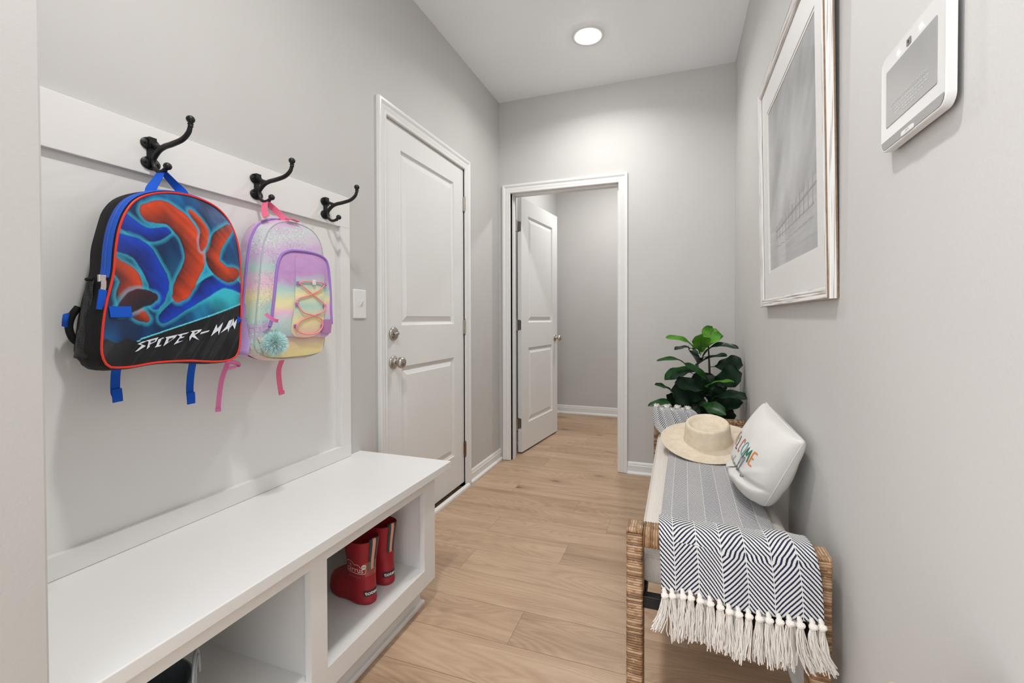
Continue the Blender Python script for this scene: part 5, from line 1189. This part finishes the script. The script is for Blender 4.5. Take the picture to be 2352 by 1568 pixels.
# ---- pastel pack
PO = [(1.0086, 1.3262), (1.0329, 1.3656), (1.0778, 1.3916), (1.1408, 1.3983), (1.2001, 1.383), (1.2309, 1.3434), (1.236, 1.2787), (1.2364, 1.2034), (1.2314, 1.1281), (1.2075, 1.0294), (1.189, 0.9865), (1.1371, 0.9688), (1.0735, 0.968), (1.0204, 0.9694), (0.9719, 0.9798), (0.9438, 1.0025), (0.9453, 1.0393), (0.9562, 1.101), (0.9698, 1.164), (0.985, 1.2413), (0.9978, 1.2943)]
xp = lambda z: -1.130 - (z - 1.0) * .11
PPn = Panel(PO, (1.095, 1.18), xp, .016)
def tiedye(name, lo, hi, stops, sequin=True, rough=.55, sc=1.0):
    m, nt, b = node_mat(name); tc = N(nt, 'ShaderNodeTexCoord'); g_ = N(nt, 'ShaderNodeNewGeometry'); sp = N(nt, 'ShaderNodeSeparateXYZ'); L(nt, g_, 'Position', sp, 0)
    mp = N(nt, 'ShaderNodeMapping'); L(nt, g_, 'Position', mp, 'Vector'); mp.inputs['Scale'].default_value = (1, 1, 2.2)
    nz = N(nt, 'ShaderNodeTexNoise', i_Scale=7.0 * sc, i_Detail=4.0, i_Roughness=.55); L(nt, mp, 0, nz, 'Vector')
    n2_ = N(nt, 'ShaderNodeTexNoise', i_Scale=26.0, i_Detail=4.0); L(nt, mp, 0, n2_, 'Vector')
    v = math_n(nt, 'DIVIDE', math_n(nt, 'SUBTRACT', sp.outputs[2], lo), hi - lo)
    v = math_n(nt, 'ADD', v, math_n(nt, 'MULTIPLY', math_n(nt, 'SUBTRACT', nz.outputs['Fac'], .5), .30)); v = math_n(nt, 'ADD', v, math_n(nt, 'MULTIPLY', math_n(nt, 'SUBTRACT', sp.outputs[1], 1.1), -.35))
    r = ramp(nt, stops); nt.links.new(v, r.inputs['Fac'])
    lig = N(nt, 'ShaderNodeMix'); lig.data_type = 'RGBA'; nt.links.new(math_n(nt, 'MULTIPLY', n2_.outputs['Fac'], .22), lig.inputs[0]); L(nt, r, 'Color', lig, 6); lig.inputs[7].default_value = (.80, .74, .76, 1)
    col = (lig, 2)
    if sequin:
        fy = math_n(nt, 'SUBTRACT', math_n(nt, 'FRACT', math_n(nt, 'DIVIDE', sp.outputs[1], .0056)), .5); fz = math_n(nt, 'SUBTRACT', math_n(nt, 'FRACT', math_n(nt, 'DIVIDE', sp.outputs[2], .0056)), .5)
        d = math_n(nt, 'SQRT', math_n(nt, 'ADD', math_n(nt, 'MULTIPLY', fy, fy), math_n(nt, 'MULTIPLY', fz, fz)))
        n3 = N(nt, 'ShaderNodeTexNoise', i_Scale=11.0, i_Detail=1.0); L(nt, g_, 'Position', n3, 'Vector')
        dot = math_n(nt, 'MULTIPLY', math_n(nt, 'LESS_THAN', d, .36), math_n(nt, 'GREATER_THAN', d, .14)); dot = math_n(nt, 'MULTIPLY', dot, math_n(nt, 'GREATER_THAN', n3.outputs['Fac'], .47))
        cl2 = N(nt, 'ShaderNodeVectorMath'); cl2.operation = 'SNAP'; L(nt, g_, 'Position', cl2, 0); cl2.inputs[1].default_value = (.0056, .0056, .0056)
        wn = N(nt, 'ShaderNodeTexWhiteNoise'); L(nt, cl2, 0, wn, 'Vector')
        sr = ramp(nt, [(0, (.28, .34, .33)), (.5, (.62, .60, .66)), (.93, (.55, .80, .78)), (1, (.95, 1, 1))]); L(nt, wn, 'Value', sr, 'Fac')
        mx = N(nt, 'ShaderNodeMix'); mx.data_type = 'RGBA'; nt.links.new(math_n(nt, 'MULTIPLY', dot, .6), mx.inputs[0]); L(nt, lig, 2, mx, 6); L(nt, sr, 'Color', mx, 7); col = (mx, 2)
        rr_ = math_n(nt, 'SUBTRACT', rough, math_n(nt, 'MULTIPLY', dot, .4)); nt.links.new(rr_, b.inputs['Roughness']); bump(nt, b, dot, .5, .0008)
    else: b.inputs['Roughness'].default_value = rough; bump(nt, b, n2_.outputs['Fac'], .3, .003)
    L(nt, col[0], col[1], b, 'Base Color'); b.inputs['Sheen Weight'].default_value = .2
    return m
LIL, PNK, MNT, YEL, PUR, GRY, PCH = (.56, .33, .58), (.76, .42, .60), (.36, .60, .54), (.78, .70, .32), (.44, .21, .50), (.55, .60, .60), (.76, .48, .40)
M_TD = tiedye('pastel_sequin_fabric', .98, 1.42, [(.06, PCH), (.14, MNT), (.24, PUR), (.32, MNT), (.44, YEL), (.54, PNK), (.62, MNT), (.74, LIL), (.86, GRY), (.97, LIL)])
M_TD2 = tiedye('pastel_plush_fabric', 1.03, 1.31, [(.02, LIL), (.14, MNT), (.28, PNK), (.40, YEL), (.52, MNT), (.66, PUR), (.85, PUR)], sequin=False, rough=.85, sc=1.3)
M_TD3 = tiedye('pastel_centre_fabric', 1.03, 1.26, [(.05, PCH), (.25, YEL), (.45, MNT), (.60, YEL), (.72, MNT), (.88, PUR), (1, PUR)], sequin=False, rough=.85, sc=.5)
M_GRAD, nt, b = node_mat('pink_yellow_gradient_nylon'); g_ = N(nt, 'ShaderNodeNewGeometry'); sp = N(nt, 'ShaderNodeSeparateXYZ'); L(nt, g_, 'Position', sp, 0)
v = math_n(nt, 'DIVIDE', math_n(nt, 'SUBTRACT', sp.outputs[2], .965), .075); r = ramp(nt, [(.05, (.74, .66, .30)), (.45, (.80, .66, .36)), (.95, (.72, .50, .48))]); nt.links.new(v, r.inputs['Fac']); L(nt, r, 'Color', b, 'Base Color'); b.inputs['Roughness'].default_value = .5
M_LILN = mat('lilac_mesh', (.50, .33, .66), .7, nscale=500, nstr=.4, var=.10); M_LILB = mat('lilac_base_nylon', (.56, .36, .62), .55, nscale=20, var=.12); M_PZIP = mat('purple_zip', (.32, .17, .55), .5, nscale=400, var=.1, nstr=.2)
M_CORD = mat('pink_cord', (.88, .28, .30), .6, nscale=300, var=.08)
PK = thing('backpack', (-1.22, 1.075, 1.20), 'pastel tie-dye sequin backpack with a mint pompom hanging from the middle hook', 'backpack')
mb = MB(); rg = [PPn.ring(-.001, -.001), PPn.ring(.004, -.006), PPn.ring(.007, -.018, wob=.002), PPn.ring(.008, -.042, sh=(-.002, .002), wob=.004)]
loft(mb, rg, cap=False); mb.build('front_gusset', M_TD, PK, smooth=True, ang=0)
mb = MB(); r2 = [PPn.ring(.0085, -.044, sh=(-.002, .002)), PPn.ring(.010, -.060, sh=(-.002, .003), wob=.004), PPn.ring(.006, -.085, sh=(-.002, .004), wob=.004)]
bk = [(-1.266, y, z) for x, y, z in PPn.ring(-.006, 0, sh=(.004, .006))]
r2.append([tuple(Vector(p) * .35 + Vector(q) * .65) for p, q in zip(r2[-1], [(-1.255, y, z) for x, y, z in PPn.ring(.000, 0, sh=(.002, .006))])]); r2.append(bk)
loft(mb, r2); mb.build('bag_body', tiedye('lilac_body_fabric', .95, 1.42, [(.02, LIL), (.2, LIL), (.34, MNT), (.5, YEL), (.66, MNT), (.82, LIL), (1, PNK)]), PK, smooth=True, ang=0)
sel = [i for i, p in enumerate(PPn.o) if p.y > 1.06]
# find run of indices going round the top
run = sorted(sel, key=lambda i: (i - sel[0]) % PPn.n)
def arc_idx(P_, cond):
    n = P_.n; ok = [cond(p) for p in P_.o]; st_i = next(i for i in range(n) if ok[i] and not ok[i - 1]); out = []
    i = st_i
    while ok[i % n] and len(out) < n: out.append(i % n); i += 1
    return out
ix = arc_idx(PPn, lambda p: p.y > 1.06); zp_ = PPn.ring(.0095, -.043, sh=(-.002, .002))
mb = MB(); mb.tube([zp_[i] for i in ix], .0038, 8); mb.build('main_zipper', M_PZIP, PK, smooth=True)
mb = MB(); PPn.face(mb, rings=24); pf_ = mb.build('front_panel', M_TD, PK, smooth=True, ang=0)
mb = MB(); mb.tube(PPn.ring(.001, .000), .0018, 6, closed=True); mb.build('seam_piping', mat('seam_thread', (.42, .48, .46), .7), PK, smooth=True)
# front pocket
PKO = [(0.9785, 1.0423), (0.9907, 1.0885), (1.0089, 1.1661), (1.0276, 1.246), (1.0441, 1.2788), (1.0668, 1.2931), (1.095, 1.3002), (1.1533, 1.3027), (1.2085, 1.2954), (1.2286, 1.2729), (1.2300, 1.2029), (1.2241, 1.1279), (1.2085, 1.0367), (1.1213, 1.035), (1.0487, 1.0354)]
xk = lambda z: xp(z) + .020
PKn = Panel([(a, b_) for a, b_ in PKO], (1.12, 1.16), xk, .010)
mb = MB(); loft(mb, [PKn.ring(0, 0), PKn.ring(.003, -.004), PKn.ring(.003, -.026)], cap=False); mb.build('pocket_gusset', M_TD, PK, smooth=True, ang=0)
mb = MB(); PKn.face(mb, rings=20); mb.build('front_pocket', M_TD2, PK, smooth=True, ang=0)
ix = arc_idx(PKn, lambda p: p.y > 1.062 and (p.x < 1.20 or p.y > 1.07)); zr = PKn.ring(.0035, .0005)
mb = MB(); mb.tube([zr[i] for i in ix], .0042, 8); mb.build('pocket_zipper', M_PZIP, PK, smooth=True)
K = lambda y, z, o_=.003: PKn.at(y, z, o_)
mb = MB(); cen = [(1.0825, 1.2335), (1.0960, 1.2860), (1.15, 1.291), (1.195, 1.283), (1.2050, 1.246), (1.1950, 1.18), (1.188, 1.1272), (1.1608, 1.0403), (1.0530, 1.0400), (1.068, 1.14)]
CP_ = Panel(cen, (1.13, 1.16), lambda z: xk(z), 0, n=60)
vs = [K(1.13, 1.16, .0035)]; uv_ = [(0, 0)]
for k in range(1, 15):
    for p in CP_.o: q = CP_.c.lerp(p, k / 14); vs.append(K(q.x, q.y, .0015 + .003 * (1 - (k / 14) ** 4))); uv_.append((0, 0))
mb.add(vs, [(0, 1 + k, 1 + (k + 1) % 60) for k in range(60)] + [(1 + (r_ - 1) * 60 + k, 1 + (r_ - 1) * 60 + (k + 1) % 60, 1 + r_ * 60 + (k + 1) % 60, 1 + r_ * 60 + k) for r_ in range(1, 14) for k in range(60)])
mb.build('centre_panel', M_TD3, PK, smooth=True, ang=0)
lp = [(1.0834, 1.1988), (1.197, 1.2032), (1.0715, 1.1321), (1.1848, 1.1309), (1.0617, 1.0652), (1.167, 1.0634)]
for (y, z), sg in zip(lp, (-1, 1) * 3):
    mb = MB(); mb.grid(lambda a, b_: K(y + (a - .6 if sg < 0 else a - .4) * .013, z + (b_ - .5) * .011, .0062), 3, 3); mb.build('lace_loop', M_PURPW, PK, solid=.0012)
A_, B_, C_, D__, E_, F_ = lp
c1 = [A_, (1.10, 1.188), (1.135, 1.166), (1.168, 1.147), D__, (1.172, 1.112), (1.135, 1.100), (1.085, 1.085), E_, (1.075, 1.046), (1.115, 1.039), (1.150, 1.045), F_, (1.165, 1.085), (1.135, 1.098), (1.09, 1.108), C_, (1.075, 1.150), (1.12, 1.164), (1.165, 1.182), B_]
mb = MB(); mb.tube([K(p.x, p.y, .0085 + .0006 * sin(i * .3)) for i, p in enumerate(catmull(c1, 6))], .0021, 8)
mb.tube([K(p.x, p.y, .0090) for p in catmull([A_, (1.10, 1.206), (1.14, 1.207), (1.17, 1.2085), B_], 6)], .0021, 8); mb.build('lace_cord', M_CORD, PK, smooth=True)
mb = MB(); bx_ = K(1.142, 1.205, .008); mb.box(bx_[0], bx_[0] + .006, bx_[1] - .006, bx_[1] + .006, bx_[2] - .008, bx_[2] + .009); mb.build('cord_lock', mat('frosted_plastic', (.78, .70, .72), .3), PK, bevel=.002)
# bottom gradient panel
mb = MB(); mb.grid(lambda a, b_: PPn.at(.9475 + .2595 * a + (.018 * (1 - b_) if a < .5 else -.020 * (1 - b_) * 1) * abs(2 * a - 1), .9715 + .0645 * b_ + (.010 * (2 * a - 1) ** 4 * (1 - b_)), .0035), 40, 12); mb.build('base_panel', M_GRAD, PK, smooth=True, ang=0)
mb = MB(); mb.grid(lambda a, b_: K(1.166 + .046 * a + .012 * b_, 1.040 + .046 * b_, .0042), 6, 6); mb.build('ribbed_patch', webbing('orchid_webbing', (.52, .25, .50)), PK)
# lilac lower body and side pocket
mb = MB()
def lpk(a, b_):
    z = .985 + .190 * b_; yl = .938 + .048 * b_; return ((xp(z) - .012) * (1 - a) + (-1.235) * a, yl - .018 * a - .016 * sin(pi * (a * .8 + .1)) * (1 - .4 * b_) - .004, z + .003 * sin(a * 9))
mb.grid(lpk, 16, 16); sp_ = mb.build('side_pocket', M_LILN, PK, smooth=True, solid=.0012)
mb = MB(); mb.tube([lpk(t / 16, 1) for t in range(17)], .0040, 8); mb.build('pocket_binding', webbing('pale_lilac_binding', (.58, .46, .74)), sp_, smooth=True)
# pompom
pc = Vector((-1.096, .976, 1.018)); mb = MB(); rr = random.Random(5)
mb.lathe([(.0001, -.021), (.010, -.018), (.018, -.010), (.021, 0), (.018, .010), (.010, .018), (.0001, .021)], tuple(pc), n=20)
for i in range(4200):
    zz = rr.uniform(-1, 1); a = rr.uniform(0, 2 * pi); s_ = sqrt(1 - zz * zz); d = Vector((s_ * cos(a), s_ * sin(a), zz)); l = rr.uniform(.031, .040)
    j = Vector((rr.uniform(-.3, .3), rr.uniform(-.3, .3), rr.uniform(-.45, .15))); sd = d.cross(Vector((rr.random() - .5, rr.random() - .5, rr.random() - .5))).normalized() * .0008
    p0 = pc + d * .018; p1 = pc + d * (l * .75) + j * .003; p2 = pc + d * l + j * .012
    mb.add([p0 - sd, p0 + sd, p1 + sd * .7, p1 - sd * .7, p2], [(0, 1, 2, 3), (3, 2, 4)])
mb.build('pompom', mat('mint_faux_fur', (.66, .95, .92), .9, nscale=60, var=.12, spec=.1, sheen=.4), PK)
mb = MB(); ribbon(mb, sm3([(-1.108, .957, 1.103), (-1.102, .966, 1.092), (-1.100, .980, 1.084), (-1.102, .993, 1.082)]), (.3, .2, 1), .010, .002); mb.build('zip_pull', M_HOTP, PK)
mb = MB(); mb.tube(sm3([(-1.102, .994, 1.082), (-1.098, .992, 1.065), (-1.098, .984, 1.050)]), .0012, 6); mb.build('pompom_cord', mat('mint_cord', (.3, .62, .58), .7), PK)
# loop and straps
mb = MB(); pth = sm3([(-1.186, 1.030, 1.400), (-1.198, 1.036, 1.412), (-1.222, 1.055, 1.442), (-1.2360, 1.0705, 1.4565), (-1.2365, 1.075, 1.4590), (-1.2345, 1.082, 1.4545), (-1.212, 1.094, 1.430), (-1.192, 1.1035, 1.408), (-1.186, 1.105, 1.400)])
n_ = len(pth); ribbon(mb, pth, [Vector((1 - .4 * min(1, abs(2 * i / (n_ - 1) - 1) * 1.2), min(1, abs(2 * i / (n_ - 1) - 1) ** 1.5) * (.25 if i < n_ / 2 else .9), 0)) for i in range(n_)], .0195); mb.build('hanging_loop', M_PINKW, PK)
mb = MB(); ribbon(mb, sm3([(-1.17, 1.088, 1.4045), (-1.168, 1.11, 1.4070), (-1.168, 1.135, 1.4045)]), (1, 0, 0), .012, .003); mb.build('zip_end', M_PINKW, PK)
mb = MB(); ribbon(mb, sm3([(-1.225, 1.122, .960), (-1.245, 1.124, .92), (-1.248, 1.128, .88), (-1.247, 1.134, .838)]), (0, 1, 0), .0185, .0018); s3 = mb.build('strap_end', M_PINKW, PK)
mb = MB(); ribbon(mb, [(-1.2455, 1.1335, .848), (-1.2450, 1.1345, .836)], (0, 1, 0), .020, .004); mb.build('folded_tip', M_PINKW, s3)
mb = MB(); ribbon(mb, sm3([(-1.235, .944, .972), (-1.238, .935, .945), (-1.243, .926, .91), (-1.246, .920, .86), (-1.246, .916, .822)]), [Vector((.35, .8, .1))] * 33, .0120, .0018); s4 = mb.build('strap_end', M_HOTP, PK)
mb = MB(); ribbon(mb, sm3([(-1.235, .930, .968), (-1.228, .947, .962), (-1.226, .960, .957), (-1.230, .965, .950), (-1.236, .955, .945), (-1.240, .940, .944)]), (.9, .0, .6), .016, .0018); mb.build('strap_fold', M_HOTP, s4)
mb = MB(); ribbon(mb, [(-1.2445, .916, .832), (-1.2440, .9158, .822)], (.35, .8, 0), .0135, .004); mb.build('folded_tip', M_HOTP, s4)
